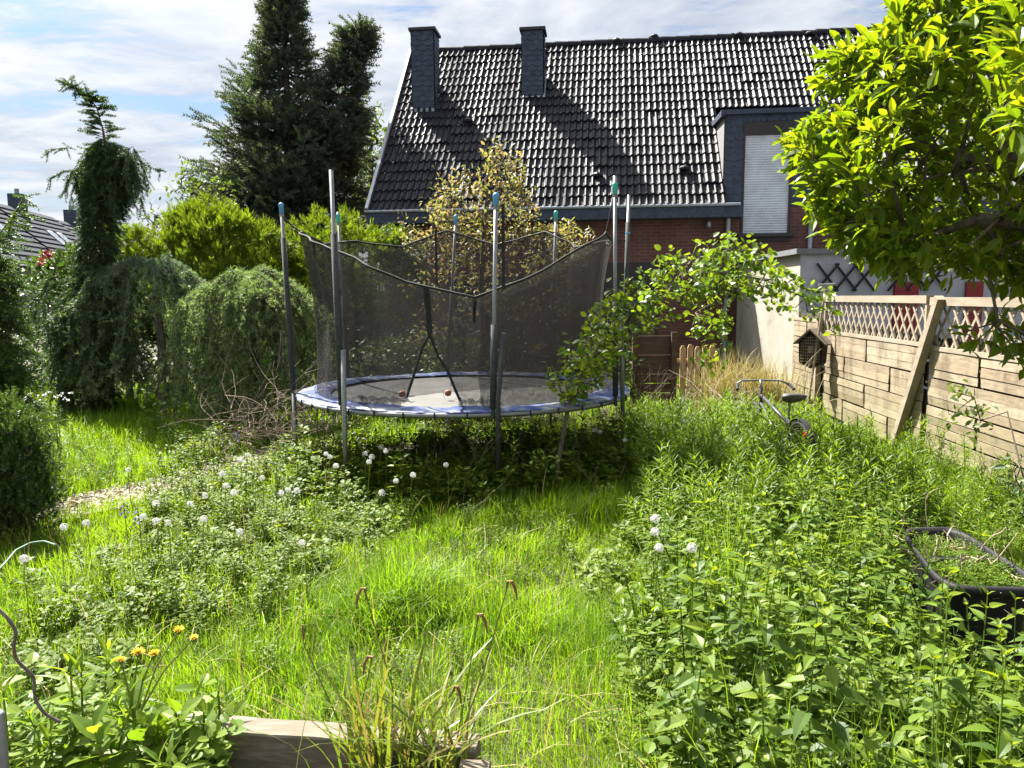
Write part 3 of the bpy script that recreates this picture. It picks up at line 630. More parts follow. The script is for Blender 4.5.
# ================================================================== board fence along the right
FD = unit(np.array([.077, 1, 0])); FN = np.array([-FD[1], FD[0], 0])    # along, and towards the garden
def F(y, z, d=0): return np.array([3.87+.077*y, y, z])+FN*d
FR = np.stack([FD, FN, HZ], 1)
def fence_panel(y0, y1, ztop, lattice, label, rs, dark=False):
    p = thing('board_fence', label, 'fence panel', F((y0+y1)/2, 0), 'weathered board fence panels')
    r = np.random.default_rng(rs); L = (y1-y0)*math.hypot(1, .077); zb = ztop-(.54 if lattice else 0); P = lambda u, z, d=0: F(y0, z, d)+FD*u
    nb = int(round((zb-.06)/.275)); bh = (zb-.06)/nb; g = Geo(); gb = Geo()
    batt = np.linspace(.12, L-.12, max(3, int(round(L/.72))))
    for i in range(nb):
        z = .06+bh*(i+.5); cuts = [0.0]+[b for k, b in enumerate(batt) if (k+i) % 2 == 1 and .25 < b < L-.25]+[L]
        for a, b in zip(cuts[:-1], cuts[1:]):        # pieces of board; backing in the gaps is coloured near black as shade
            n_ = max(2, int((b-a)/.12)); us = np.linspace(a+.024, b-.024, n_+1)
            for za_, zb_, o_ in ((z-bh/2+.008, z-bh/6-.002, .0), (z-bh/6+.002, z+bh/6-.002, .003), (z+bh/6+.002, z+bh/2-.009, .006)):
                V = []; dz = r.normal()*.0025; dt = r.normal()*.004; za_ += r.normal()*.002
                for u in us:
                    bow = .004*math.sin((u-a)/(b-a)*math.pi)+r.normal()*.0004+o_
                    for zz, dd in ((za_, .012+bow+dt), (zb_+dz, .012+bow), (zb_+dz, .002+bow), (za_, .002+bow+dt)): V.append(P(u, zz, dd))
                f = [(4*q+k, 4*q+(k+1) % 4, 4*q+4+(k+1) % 4, 4*q+4+k) for q in range(n_) for k in range(4)]+[(3,2,1,0), (4*n_, 4*n_+1, 4*n_+2, 4*n_+3)]
                g.poly(np.array(V), f)
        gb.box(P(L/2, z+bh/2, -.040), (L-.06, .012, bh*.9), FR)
    obj('boards', g, MT['boards'], p)
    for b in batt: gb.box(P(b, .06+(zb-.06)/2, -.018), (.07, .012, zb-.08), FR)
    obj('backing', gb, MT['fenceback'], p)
    g = Geo(); g.box(P(L/2, zb+.018, .004), (L, .05, .045), FR)
    if lattice: 
        g.box(P(L/2, ztop-.03, .004), (L, .07, .085), FR)
        for u in (.02, L-.02): g.box(P(u, (zb+ztop)/2, .004), (.04, .05, ztop-zb-.1), FR)
        gl = Geo(); h0, h1 = zb+.042, ztop-.075; sp = .19; w = h1-h0; u = -w*.75
        while u < L:
            for sg in (1, -1):
                a, b = (u, u+w*.75); q0, q1 = max(0, (.03-a)/(b-a)), min(1, (L-.03-a)/(b-a))
                if q1 > q0:
                    za, zb_ = (h0+w*q0, h0+w*q1) if sg > 0 else (h1-w*q0, h1-w*q1)
                    gl.beam(P(a+(b-a)*q0, za, .004+sg*.006), P(a+(b-a)*q1, zb_, .004+sg*.006), .03, .011, FN)
            u += sp
        obj('lattice', gl, MT['fencewood'], p)
    obj('rail', g, MT['fencewood'], p)
    return p
fence_panel(2.9, 5.1, 1.80, True, 'fence panel nearest the camera beside the black tub, under the broad-leaved tree', 1)
fence_panel(5.12, 8.02, 1.79, True, 'fence panel with lattice top to the near side of the leaning post', 2)
fence_panel(8.10, 11.35, 1.81, True, 'fence panel between leaning post and birdhouse, its lattice top clear of leaves', 3)
fence_panel(11.45, 12.95, 1.42, False, 'low far fence panel without lattice behind the bicycle handlebar', 4)
def post(y0, z0, y1, z1, label, w=.085):
    g = Geo(); a, b = F(y0, z0, .07), F(y1, z1, .075); g.beam(a, b, w, w, FN); return top('fence_post', g, MT['fencewood'], label, 'post', 'fence posts')
post(8.72, -.1, 7.72, 1.80, 'tall weathered post leaning diagonally across the fence joint', .085)
post(11.45, -.1, 11.40, 1.5, 'dark upright post behind the birdhouse at the far fence joint', .08)
# birdhouse
bp = at(813, 348, 11.15); b = thing('birdhouse', 'small weathered birdhouse with wire front hanging on the far fence', 'birdhouse', bp, None)
BN = unit(np.array([-.75, -.66, 0])); BU = np.cross(BN, HZ); BR = np.stack([BU, BN, HZ], 1)
g = Geo(); hx = [(-.17,-.22),(.0,-.30),(.17,-.22),(.19,.10),(0,.26),(-.19,.10)]
V = [bp+BU*x+HZ*z+BN*d for d in (-.08, .08) for x, z in hx]; g.poly(V, [(5,4,3,2,1,0)]+[(i, (i+1) % 6, 6+(i+1) % 6, 6+i) for i in range(6)]); obj('body', g, MT['fenceback'], b)
g = Geo(); g.beam(bp+HZ*.28+BN*.1-BU*.0, bp+BU*.24+HZ*.08+BN*.0, .24, .02, BN); 
g = Geo()
for sx in (-1, 1): g.poly([bp+HZ*.29+BN*.13, bp+HZ*.29-BN*.11, bp+BU*sx*.25+HZ*.07-BN*.11, bp+BU*sx*.25+HZ*.07+BN*.13, bp+HZ*.27+BN*.13, bp+HZ*.27-BN*.11, bp+BU*sx*.25+HZ*.05-BN*.11, bp+BU*sx*.25+HZ*.05+BN*.13], [(0,1,2,3),(4,7,6,5),(0,3,7,4),(3,2,6,7),(2,1,5,6)])
obj('roof', g, MT['greywood'], b)
g = Geo()
for k in range(-4, 5): g.tube([bp+BN*.085+BU*k*.035-HZ*.2, bp+BN*.085+BU*k*.035+HZ*(.2-abs(k)*.03)], .005, 4); g.tube([bp+BN*.087-BU*.15+HZ*(k*.045-.02), bp+BN*.087+BU*.15+HZ*(k*.045-.02)], .005, 4)
g.lathe(bp+BN*.05-HZ*.02, [(.0,-.06),(.05,-.05),(.05,.05),(0,.06)], 10); obj('wire_front', g, MT['greywood'], b)
# digging tool leaning at the fence
t0, t1 = F(11.0, 0, .35), at(826, 285, 11.05); tl = thing('spade', 'long-handled spade with T grip leaning against the far fence panel', 'spade', t0)
ax = unit(t1-t0); g = Geo().tube([t0+ax*.28, t1], .018, 8); obj('shaft', g, MT['fencewood'], tl)
obj('grip', Geo().tube([t1-FD*.02-np.array([.12,0,0]), t1, t1+np.array([.13,.0,.01])], .02, 8), MT['galv'], tl)
g = Geo().poly([t0+ax*.3+[-.08,0,0], t0+ax*.3+[.08,0,0], t0+[.09,0,0], t0+ax*-.05, t0+[-.09,0,0]], [(0,1,2,3,4)]); g.beam(t0+ax*.22, t0+ax*.4, .04, .03); obj('blade', g, MT['rust'], tl)

# ================================================================== brown wooden panel and little picket fence at the back
def plank_panel(pxl, pxr, Y, z0, z1, n, mat, name, label, cat):
    a, b = at(pxl, 350, Y), at(pxr, 350, Y); o = thing(name, label, cat, (a[0], Y, 0)); g = Geo(); h = (z1-z0)/n
    for i in range(n): g.box(((a[0]+b[0])/2, Y+(i % 2)*.012, z0+h*(i+.5)), (b[0]-a[0], .03, h-.012), mi=0)
    obj('planks', g, mat, o); g = Geo()
    for x in (a[0]+.04, b[0]-.04): g.box((x, Y-.045, (z0+z1)/2+.02), (.08, .06, z1-z0+.06))
    obj('battens', g, mat, o)
plank_panel(632, 676, 11.2, .1, 1.25, 8, MT['brownwood'], 'wooden_screen', 'dark brown plank screen behind the right end of the trampoline', 'screen')
o = thing('picket_fence', 'short tan picket fence piece beside the brown plank screen', 'picket fence', tuple(at(692, 380, 12.2)*[1,1,0]))
xl, xr = at(679, 350, 12.2)[0], at(716, 350, 12.2)[0]
for k in range(5):
    x = xl+(xr-xl)*(k+.5)/5; zt = .98+.02*math.sin(k*2); g = Geo().poly([(x-.045,12.17,.1),(x+.045,12.17,.1),(x+.045,12.17,zt),(x+.022,12.17,zt+.05),(x-.022,12.17,zt+.05),(x-.045,12.17,zt),(x-.045,12.2,.1),(x+.045,12.2,.1),(x+.045,12.2,zt),(x+.022,12.2,zt+.05),(x-.022,12.2,zt+.05),(x-.045,12.2,zt)], [(0,1,2,3,4,5),(11,10,9,8,7,6)]+[(i,(i+1)%6+0 if i<5 else 0,6+((i+1)%6),6+i) for i in range(6)])
    obj('picket', g, MT['picketwood'], o)
g = Geo()
for z in (.35, .78): g.box(((xl+xr)/2, 12.225, z), (xr-xl+.1, .03, .07))
obj('rail', g, MT['picketwood'], o)

# ================================================================== trampoline
TC = np.array([-.52, 8.3, 0]); RZ = .82; TR = 1.80
tr = thing('trampoline', 'round trampoline with sagging dark safety net and faded blue edge pad', 'trampoline', tuple(TC))
def TP(a, r, z): a = rad(a); return TC+np.array([r*math.sin(a), -r*math.cos(a), z])
g = Geo().ring(TC+HZ*(RZ-.02), TR, .024, 96, 8); fr = obj('frame_ring', g, MT['galv'], tr, True)
# mat, slightly sunk
A = np.linspace(0, 2*np.pi, 97)[:-1]; rr = np.array([0, .4, .8, 1.2, 1.5, 1.62]); V = [TC+HZ*(RZ-.05)]; f = []
for r_ in rr[1:]: V += [TC+np.array([r_*math.sin(a), -r_*math.cos(a), RZ-.045*(1-(r_/1.62)**2)-.01]) for a in A]
f += [(0, 1+i, 1+(i+1) % 96) for i in range(96)]
for q in range(len(rr)-2): f += [(1+q*96+i, 1+(q+1)*96+i, 1+(q+1)*96+(i+1) % 96, 1+q*96+(i+1) % 96) for i in range(96)]
obj('jumping_mat', Geo().poly(V, f), MT['mat'], tr, True)
m_, t_, out_ = nt('faded_blue_pad'); v_ = coords(t_); n_ = N(t_, 'ShaderNodeTexNoise', Scale=3.2, Detail=8, Roughness=.7, Distortion=.6); t_.links.new(v_, n_.inputs['Vector'])
b_ = N(t_, 'ShaderNodeBsdfPrincipled', Roughness=.38); t_.links.new(ramp(t_, n_.outputs['Fac'], [(.36, (.015,.03,.12)), (.47, (.025,.055,.19)), (.56, (.15,.17,.22)), (.75, (.36,.38,.40))]), b_.inputs['Base Color'])
bp_ = N(t_, 'ShaderNodeBump', Strength=.6, Distance=.02); t_.links.new(n_.outputs['Fac'], bp_.inputs['Height']); t_.links.new(bp_.outputs['Normal'], b_.inputs['Normal']); t_.links.new(b_.outputs['BSDF'], out_.inputs['Surface'])
g = Geo(); n = 160; prof = [(1.46,.010),(1.50,.022),(1.60,.028),(1.70,.026),(1.785,.020),(1.81,.008),(1.812,-.004)]; V = []
for i in range(n):
    a = 360*i/n; w = .007*math.sin(i*.9)+.006*math.sin(i*2.3+1)+.007*math.sin(i*.31); sg = .5*(1+math.sin(i*.17+2))
    for r_, z in prof: V.append(TP(a, r_+w*.4, RZ+z*(.5+.5*sg)+w*(.6 if z > 0 else .9)))
k = len(prof); g.poly(V, [(i*k+q, ((i+1) % n)*k+q, ((i+1) % n)*k+q+1, i*k+q+1) for i in range(n) for q in range(k-1)]); obj('edge_pad', g, m_, tr, True)
g = Geo()
for i in range(40): a = 9*i+4; obj('pad_tie', Geo().tube([TP(a,1.825,RZ+.012), TP(a,1.832,RZ-.05)], .008, 5), MT['rubber'], tr)

poles = [(11,496,198,'bluecap',.0),(56,615,176,'teal',.05),(101,629,195,'bluecap',.22),(146,556,211,'teal',.02),(191,456,215,'bluecap',.02),(236,338,212,'teal',.03),(281,281,203,'bluecap',.02),(326,331,170,None,0)]
PT = {}
for a, px, py, cap, capdrop in poles:
    base = TP(a, TR+.045, 0); rim = TP(a, TR+.045, RZ); tp = at(px, py, rim[1]); PT[a] = (rim, tp); ax = unit(tp-rim)
    po = obj('pole', Geo().tube([rim-ax*.05, tp], .0185, 10), MT['galv'], tr, True)
    if cap:
        c = tp-ax*capdrop*2; g = Geo().tube([c-ax*.07, c-ax*.06, c-ax*.0, c+ax*.02, c+ax*.035, c+ax*.045], [.019,.025,.025,.03,.024,.008], 12); obj('pole_cap', g, MT[cap], po, True)
        g = Geo().tube([c-ax*.1, c-ax*.07], [.024,.026], 10); obj('cap_collar', g, MT['galv'], po)
    s1 = {56: .45, 281: .82, 11: .42, 326: .74, 101: .86, 146: .0, 191: .55, 236: .5}[a]
    if s1: obj('foam_sleeve', Geo().tube([rim+ax*.04, rim+(tp-rim)*s1], .027 if a not in (11, 326) else .03, 10), MT['sleeve'], po, True)
    leg = obj('leg', Geo().tube([base+[.0,0,-.1], rim+[0,0,-.0]] if a not in (11, 326, 56) else ([at(346,480,base[1]), at(345,440,rim[1]-.03), at(343,350,rim[1]-.03)] if a == 326 else ([at(498,470,rim[1]), at(498,400,rim[1]-.05), at(504,333,rim[1]-.05)] if a == 11 else [at(623,424,rim[1]-.02), at(621,300,rim[1]-.03)])), .022, 10), MT['galv'] if a != 11 else MT['sleeve'], tr, True)
g = Geo()
for a0 in (11, 101, 191, 281):                      # bent ground bars joining pairs of legs
    g.tube([TP(a0, TR+.045, .02), TP(a0+22, TR, .015), TP(a0+45, TR+.045, .02)], .022, 8)
obj('ground_bar', g, MT['galv'], tr, True)
# safety net
ctl = np.array([(281-360,2.52,1.70),(-56,2.38,1.66),(326-360,2.20,1.66),(-15,1.97,1.62),(7,1.83,1.60),(30,2.06,1.58),(56,2.45,1.72),(80,2.36,1.58),(101,2.46,1.60),(124,2.42,1.56),(146,2.66,1.70),(168,2.50,1.58),(191,2.70,1.70),(213,2.47,1.58),(236,2.52,1.68),(258,2.44,1.60),(281,2.52,1.70)])
na, nh = 260, 16; aa = np.linspace(-79, 281, na+1)
sm = lambda q, c: np.interp(q, ctl[:,0], ctl[:,c])
zt = sm(aa, 1); rt = sm(aa, 2); V = np.zeros((na+1, nh+1, 3)); rn = np.random.default_rng(9)
fold = sum(rn.normal()*np.sin(rad(1)*aa*k+rn.random()*6.3) for k in (9, 14, 23, 37))*.011
for j in range(nh+1):
    q = j/nh; r_ = 1.60+(rt-1.60)*q**1.2-.10*np.sin(q*np.pi)*(.5+.5*np.abs(np.sin(rad(4)*(aa+79))))+fold*(.3+q*.9)
    z = RZ+.02+(zt-RZ-.02)*q
    V[:, j] = TC+np.stack([r_*np.sin(rad(1)*aa), -r_*np.cos(rad(1)*aa), z], 1)
f = []
for i in range(na):
    am = (aa[i]+aa[i+1])/2
    for j in range(nh):
        zz = V[i, j, 2]; apex = 1.50
        if zz < apex:
            wl = (apex-zz)/(apex-RZ); 
            if -9-9*wl < am < -9+11*wl: continue
        f.append((i*(nh+1)+j, (i+1)*(nh+1)+j, (i+1)*(nh+1)+j+1, i*(nh+1)+j+1))
m_, t_, out_ = nt('net_fabric'); b_ = N(t_, 'ShaderNodeBsdfPrincipled', Roughness=.8); b_.inputs['Base Color'].default_value = (.012,.0115,.012,1)
trn = N(t_, 'ShaderNodeBsdfTransparent'); mxs = N(t_, 'ShaderNodeMixShader'); v_ = coords(t_, (1,1,1)); n_ = N(t_, 'ShaderNodeTexNoise', Scale=26, Detail=4, Roughness=.7); t_.links.new(v_, n_.inputs['Vector'])
mr_ = N(t_, 'ShaderNodeMapRange'); mr_.inputs[1].default_value = .25; mr_.inputs[2].default_value = .75; mr_.inputs[3].default_value = .44; mr_.inputs[4].default_value = .72; t_.links.new(n_.outputs['Fac'], mr_.inputs[0]); t_.links.new(mr_.outputs[0], mxs.inputs[0])
tl_ = N(t_, 'ShaderNodeBsdfTranslucent'); tl_.inputs['Color'].default_value = (.026,.024,.024,1); mx2 = N(t_, 'ShaderNodeMixShader', Fac=.35); t_.links.new(b_.outputs[0], mx2.inputs[1]); t_.links.new(tl_.outputs[0], mx2.inputs[2])
t_.links.new(trn.outputs[0], mxs.inputs[1]); t_.links.new(mx2.outputs[0], mxs.inputs[2]); t_.links.new(mxs.outputs[0], out_.inputs['Surface'])
net = obj('safety_net', Geo().poly(V.reshape(-1, 3), f), m_, tr, True)
f2 = [q for q in f if 8 < aa[q[0]//(nh+1)] < 56 and q[0] % (nh+1) < nh-1]
V3 = TC+(V-TC)*[.985,.985,1]; V3[..., 0] += .012*np.sin(V[..., 2]*9)
obj('net_fold', Geo().poly(V3.reshape(-1, 3), f2), m_, net, True)
obj('net_hem', Geo().tube(V[:, nh], .011, 6, caps=False), MT['rubber'], net, True)
def netp(a, z): 
    i = int(round((a+79)/360*na)); col_ = V[i]; return np.array([np.interp(z, col_[:,2], col_[:,k]) for k in range(3)])+np.array([0,-.012,0])
ap = netp(-9, 1.5)
g = Geo(); za = np.interp(-9, ctl[:,0], ctl[:,1]); 
for z in np.linspace(1.5, za-.02, 8)[:-1]: a_, b2 = netp(-9, z), netp(-9, z+(za-1.52)/7); g.beam(a_, b2+[0,0,.01], .05, .012, (0,-1,0))
for sg, am_ in ((-1, -18), (1, 2)): g.tube([netp(-9+(am_+9)*q, 1.5-(1.5-RZ-.06)*q)+[0, (.55-sg*.15)*q**2*.5, 0] for q in np.linspace(0, 1, 7)], .014, 6)
obj('entrance_strap', g, MT['rubber'], net)
                                           # net hooks and straps up to the poles
for a in (281, 236, 191, 146, 56, 101):
    aq = a if a < 281 else a-360; i = int(round((aq+79)/360*na)); e0 = V[i, nh]; rim, tp = PT[a]; e1 = tp-unit(tp-rim)*.12
    g = Geo()
    if a in (56, 281): g.tube([e0, (e0+e1)/2+[0,0,-.03], e1], .009, 5)
    else: q = rim+(tp-rim)*np.clip((e0[2]-rim[2])/(tp[2]-rim[2]), 0, 1); g.tube([e0, q], .008, 5)
    obj('net_strap', g, MT['rubber'], net)
for a, z0, z1 in ((7, 1.6, 1.83), (-60, 2.25, 2.4), (196, 2.0, 2.68), (16, 1.9, 2.65)):
    p = netp(a, z0); obj('net_strap', Geo().beam(p, [p[0], p[1], z1], .028, .008, (0,-1,0)), MT['rubber'], net)
rn = np.random.default_rng(2)            # crumpled skirt of the net lying on the pad
for a0, a1 in ((-40, -14), (2, 14), (60, 84)):
    n = 24; V2 = []; g = Geo()
    for i in range(n):
        a = a0+(a1-a0)*i/(n-1)
        for r_, z in ((1.75,.05),(1.68,.09),(1.6,.07),(1.5,.03)): V2.append(TP(a, r_+rn.normal()*.02, RZ+z+rn.normal()*.014+.02))
    g.poly(V2, [(i*4+q, i*4+4+q, i*4+5+q, i*4+q+1) for i in range(n-1) for q in range(3)]); obj('net_skirt', g, m_, net, True)
for px, py in ((402, 394), (448, 393)):  # round lumps standing for the knots at the foot of the straps
    c = onz(px, py, RZ+.03); top('strap_knot', Geo().lathe(c, [(.0,-.035),(.026,-.028),(.038,0),(.03,.026),(0,.036)], 12), pmat('terracotta', (.28,.12,.07), 9, .7), 'small reddish ball lying on the trampoline mat at the '+('left' if px < 420 else 'right')+' foot of the net opening', 'ball', 'balls on the trampoline mat', True)

# ================================================================== bicycle in the weeds
bs = at(790, 397, 7.4); hb = at(760, 380, 8.32); bd = unit(np.array([hb[0]-bs[0], hb[1]-bs[1], 0])); bx = np.array([bd[1], -bd[0], 0])
bk = thing('bicycle', 'old bicycle with worn black saddle sunk in the weeds by the fence', 'bicycle', (bs[0], bs[1], 0))
B = lambda f_, x, z: np.array([bs[0], bs[1], 0])+bd*f_+bx*x+HZ*z
zs, zh = bs[2], hb[2]; fl = np.linalg.norm((hb-bs)[:2])
g = Geo(); bb, st, hd = B(.16,0,.30), B(.02,0,zs-.22), B(fl-.05,0,zh-.12)
for a_, b_, r_ in ((bb, st, .017), (st+[0,0,-.05], hd+[0,0,-.04], .017), (bb, hd+[0,0,-.13], .018), (hd+[0,0,.05], hd+[0,0,-.2], .019)): g.tube([a_, b_], r_, 8)
for s_ in (-.055, .055): g.tube([bb, B(-.30,s_,.31)], .011, 6); g.tube([st, B(-.30,s_,.31)], .010, 6); g.tube([hd-HZ*.2, B(fl+.16,s_,.31)], .012, 6)
obj('frame', g, pmat('worn_dark_paint', (.07,.07,.075), 8, .45, .3, bump=0), bk, True)
for f_ in (-.30, fl+.16):
    w = obj('wheel', Geo().ring(B(f_,0,.31), .28, .012, 40, 6, bx), MT['galv'], bk, True); obj('tyre', Geo().ring(B(f_,0,.31), .302, .021, 40, 8, bx), MT['rubber'], w, True)
    g = Geo()
    for k in range(14): a = k*2*np.pi/14; g.tube([B(f_,.02*(-1)**k,.31), B(f_,0,.31)+bd*.28*math.cos(a)+HZ*.28*math.sin(a)], .0018, 4)
    obj('spokes', g, MT['galv'], w)
g = Geo(); prof = [(-.14,.085,.02),(-.11,.125,.042),(-.03,.105,.048),(.06,.05,.038),(.15,.028,.026),(.17,.012,.012)]; V2 = []
for f_, w_, h_ in prof:
    for a in np.linspace(0, 2*np.pi, 12, endpoint=False): V2.append(B(f_-.01, w_*math.cos(a), zs+h_*math.sin(a)*(.8 if math.sin(a) > 0 else 1.2)+.02*(f_ < -.05)))
g.poly(V2, [(i*12+k, i*12+(k+1) % 12, i*12+12+(k+1) % 12, i*12+12+k) for i in range(5) for k in range(12)]+[tuple(range(12))[::-1], tuple(range(60, 72))]); sd = obj('saddle', g, pmat('worn_saddle', [(.3,(.03,.028,.026)),(.75,(.13,.12,.11))], 12, .6, bump=.2), bk, True)
g = Geo(); g.tube([st, B(0,0,zs-.03)], .014, 8)
for s_ in (-.03, .03): g.tube([B(-.1,s_,zs-.03), B(0,s_*.7,zs-.055), B(.1,s_*.3,zs-.025)], .004, 5)
obj('seat_post', g, MT['galv'], bk)
g = Geo(); g.tube([hd, B(fl-.02,0,zh)], .013, 8); g.tube([B(fl-.10,-.29,zh-.03), B(fl-.05,-.22,zh), B(fl,0,zh), B(fl-.05,.20,zh+.0), B(fl-.12,.27,zh-.03)], .0105, 8); hbar = obj('handlebar', g, MT['galv'], bk, True)
for s_ in (-1, 1): obj('grip', Geo().tube([B(fl-.10,s_*.28,zh-.03), B(fl-.2,s_*.31,zh-.08)], .017, 8), MT['rubber'], hbar); 
g = Geo()
for s_ in (-.06, .06): g.tube([B(.0,s_*.4,zs-.24), B(-.2,s_,zs-.27), B(-.42,s_,zs-.28)], .006, 6); g.tube([B(-.38,s_,zs-.28), B(-.30,s_,.31)], .006, 6)
for f_ in (-.2, -.3, -.42): g.tube([B(f_,-.06,zs-.275), B(f_,.06,zs-.275)], .006, 6)
obj('luggage_rack', g, MT['black'], bk)
g = Geo()
for k in range(13): a = rad(20+k*11); p = B(-.30,0,.31); g_ = [p+(-bd*math.cos(a)+HZ*math.sin(a))*.345+bx*s_ for s_ in (-.03, .03)]; V2 = g_ if k == 0 else V2+g_
g.poly(V2, [(2*i, 2*i+1, 2*i+3, 2*i+2) for i in range(12)]); obj('mudguard', g, MT['black'], bk)
obj('rear_light', Geo().lathe(B(-.47,.0,zs-.30), [(.0,-.035),(.035,-.03),(.035,.03),(0,.035)], 12), MT['redplastic'], bk, True)
g = Geo(); g.tube([B(.16,-.1,.33), B(.16,.1,.27)], .012, 6); g.box(B(.16,-.14,.33), (.09,.06,.025)); g.box(B(.16,.14,.27), (.09,.06,.025)); obj('pedal', g, MT['black'], bk)

# ================================================================== black tub
tb = thing('plastic_tub', 'black rectangular plastic tub of old soil, twigs and small weeds', 'tub', tuple(onz(985, 560, .0)*[.8,.8,0]))
zr_ = .46; cor = [onz(901, 529, zr_)[:2], onz(957, 528, zr_)[:2], onz(1052, 590, zr_)[:2], onz(944, 587, zr_)[:2]]
cor = np.array(cor); ctr = cor.mean(0); tb.location = (ctr[0], ctr[1], 0)
def rrect(k, rr=.27, n=6):
    P = ctr+(cor-ctr)*k; out = []
    for i in range(4):
        p, a, b = P[i], P[i-1], P[(i+1) % 4]
        for q in np.linspace(0, 1, n): s0 = p+(a-p)*rr; s1 = p+(b-p)*rr; out.append((1-q)**2*s0+2*q*(1-q)*p+q*q*s1)
    return np.array(out)
lev = [(.80,.0),(.84,.10),(.93,.40),(.95,.42),(1.03,.425),(1.04,.445),(1.03,.465),(.965,.465),(.94,.44),(.88,.30)]
R_ = [np.c_[rrect(k), np.full(24, z)] for k, z in lev]; V2 = np.concatenate(R_)
obj('tub_body', Geo().poly(V2, [(i*24+k, i*24+(k+1) % 24, i*24+24+(k+1) % 24, i*24+24+k) for i in range(len(lev)-1) for k in range(24)]), MT['black'], tb, True)
V2 = np.concatenate([np.c_[rrect(.90), np.full(24, .34)], np.c_[rrect(.45), .36+.02*np.sin(np.arange(24)*1.3)], [[ctr[0], ctr[1], .39]]])
obj('old_soil', Geo().poly(V2, [(k, (k+1) % 24, 24+(k+1) % 24, 24+k) for k in range(24)]+[(24+k, 24+(k+1) % 24, 48) for k in range(24)]), MT['litter'], tb)
mL, mR = .5*(cor[0]+cor[3]), .5*(cor[1]+cor[2])
obj('cross_bar', Geo().beam([*(ctr+(mL-ctr)*.93), .43], [*(ctr+(mR-ctr)*.93), .43], .05, .03), MT['black'], tb)
# ================================================================== raised bed of old sleepers
zB = .36; c0, c1, c2 = onz(215, 722, zB), onz(478, 741, zB), onz(470, 800, zB)
c2 = c1+unit(c2-c1)*1.6; c0 = c1+unit(c0-c1)*1.02; rb = thing('raised_bed', 'weathered grey timber edge of the raised bed in front', 'raised bed', tuple(c1*[1,1,0]))
for k, (a_, b_) in enumerate(((c0, c1), (c1, c2))):
    dd = unit(b_-a_); a2 = a_+dd*(.102 if k else 0)
    for z, o_ in ((zB-.075, 0), (zB-.23, .004), (.06, -.003)):
        g = Geo(); n = 14; V2 = []; nn = np.cross(dd, HZ)
        for q in np.linspace(0, 1, n):
            p = a2+(b_-a2)*q+nn*(o_+.0)
            for x_, z_ in ((-.05,-.07),(.05,-.07),(.05,.068),(.046,.075),(-.046,.075),(-.05,.068)): V2.append([*(p+nn*x_)[:2], z+z_+.002*math.sin(q*17)])
        g.poly(V2, [(i*6+k2, i*6+(k2+1) % 6, i*6+6+(k2+1) % 6, i*6+6+k2) for i in range(n-1) for k2 in range(6)]+[tuple(range(6))[::-1], tuple(range(6*n-6, 6*n))]); obj('sleeper', g, MT['greywood'], rb)
g = Geo(); gx = np.linspace(c1[0]-2.9, c1[0]-.06, 20); gy = np.linspace(c1[1]-1.6, c1[1]-.08, 14); Xg, Yg = np.meshgrid(gx, gy)
V2 = np.stack([Xg, Yg+.04*(Xg-c1[0])*0, .20+.02*field(Xg, Yg, 5)], 2).reshape(-1, 3); g.poly(V2, [(j*20+i, j*20+i+1, j*20+21+i, j*20+20+i) for j in range(13) for i in range(19)]); obj('bed_soil', g, MT['soil'], rb)
# wire, post, hose
wp = [(-6,605,1.9),(8,618,1.9),(17,632,1.92),(13,648,1.94),(17,662,1.96),(35,676,2.0),(34,698,2.02),(44,714,2.04),(60,722,2.06)]
P = np.array([at(*w) for w in wp]); q = np.linspace(0, len(P)-1, 40); P = np.stack([np.interp(q, range(len(P)), P[:,k]) for k in range(3)], 1)
for _ in range(3): P[1:-1] = (P[:-2]+2*P[1:-1]+P[2:])/4
top('rusty_wire', Geo().tube(P, .0045, 8), MT['rust'], 'bent grey rusty wire rising from the raised bed', 'wire', smooth=True)
a_ = at(-3, 712, 1.75); top('metal_stake', Geo().tube([[a_[0], a_[1], .1], [a_[0], a_[1], a_[2]-.006], a_], [.017,.017,.013], 10), MT['galv'], 'grey metal stake cut off by the left edge of the photo', 'stake', smooth=True)
hp = [onz(x, y, .22) for x, y in ((-4,572),(6,562),(16,550),(30,543),(44,541),(56,545))]; q = np.linspace(0, 5, 24); hp = np.array(hp); hp = np.stack([np.interp(q, range(6), hp[:,k]) for k in range(3)], 1)
top('garden_hose', Geo().tube(hp, .006, 8), MT['hose'], 'thin pale green hose curving over the weeds beside the path', 'hose', smooth=True)

# ================================================================== trees and shrubs
def pixvol(poly, Y, dep, n, shell=0.0, clump=None):
    """n points in a crown: an outline surveyed at distance Y, given real depth (thick in the middle, thin at the rim)"""
    P = np.asarray(poly, float); q = scatter(P, n*3); d = np.full(len(q), 1e9)
    for i in range(len(P)):
        a, b = P[i-1], P[i]; ab = b-a; t = np.clip(((q-a)@ab)/(ab@ab), 0, 1); d = np.minimum(d, np.linalg.norm(q-a-t[:, None]*ab, axis=1))
    th = np.sqrt(np.clip(d/(d.max()*.8), 0, 1)); u = RNG.random(len(q))*2-1; u = np.sign(u)*np.abs(u)**(1-shell)
    W = np.array([at(x, y, Y+dep*tt*uu) for (x, y), tt, uu in zip(q, th, u)])
    if clump is not None:
        s, lim = clump; f = field(W[:,0]*s+W[:,2]*s*.7, W[:,1]*s+W[:,2]*s, 1.0); W = W[f > lim]; d = d[f > lim]
    return W[:n]
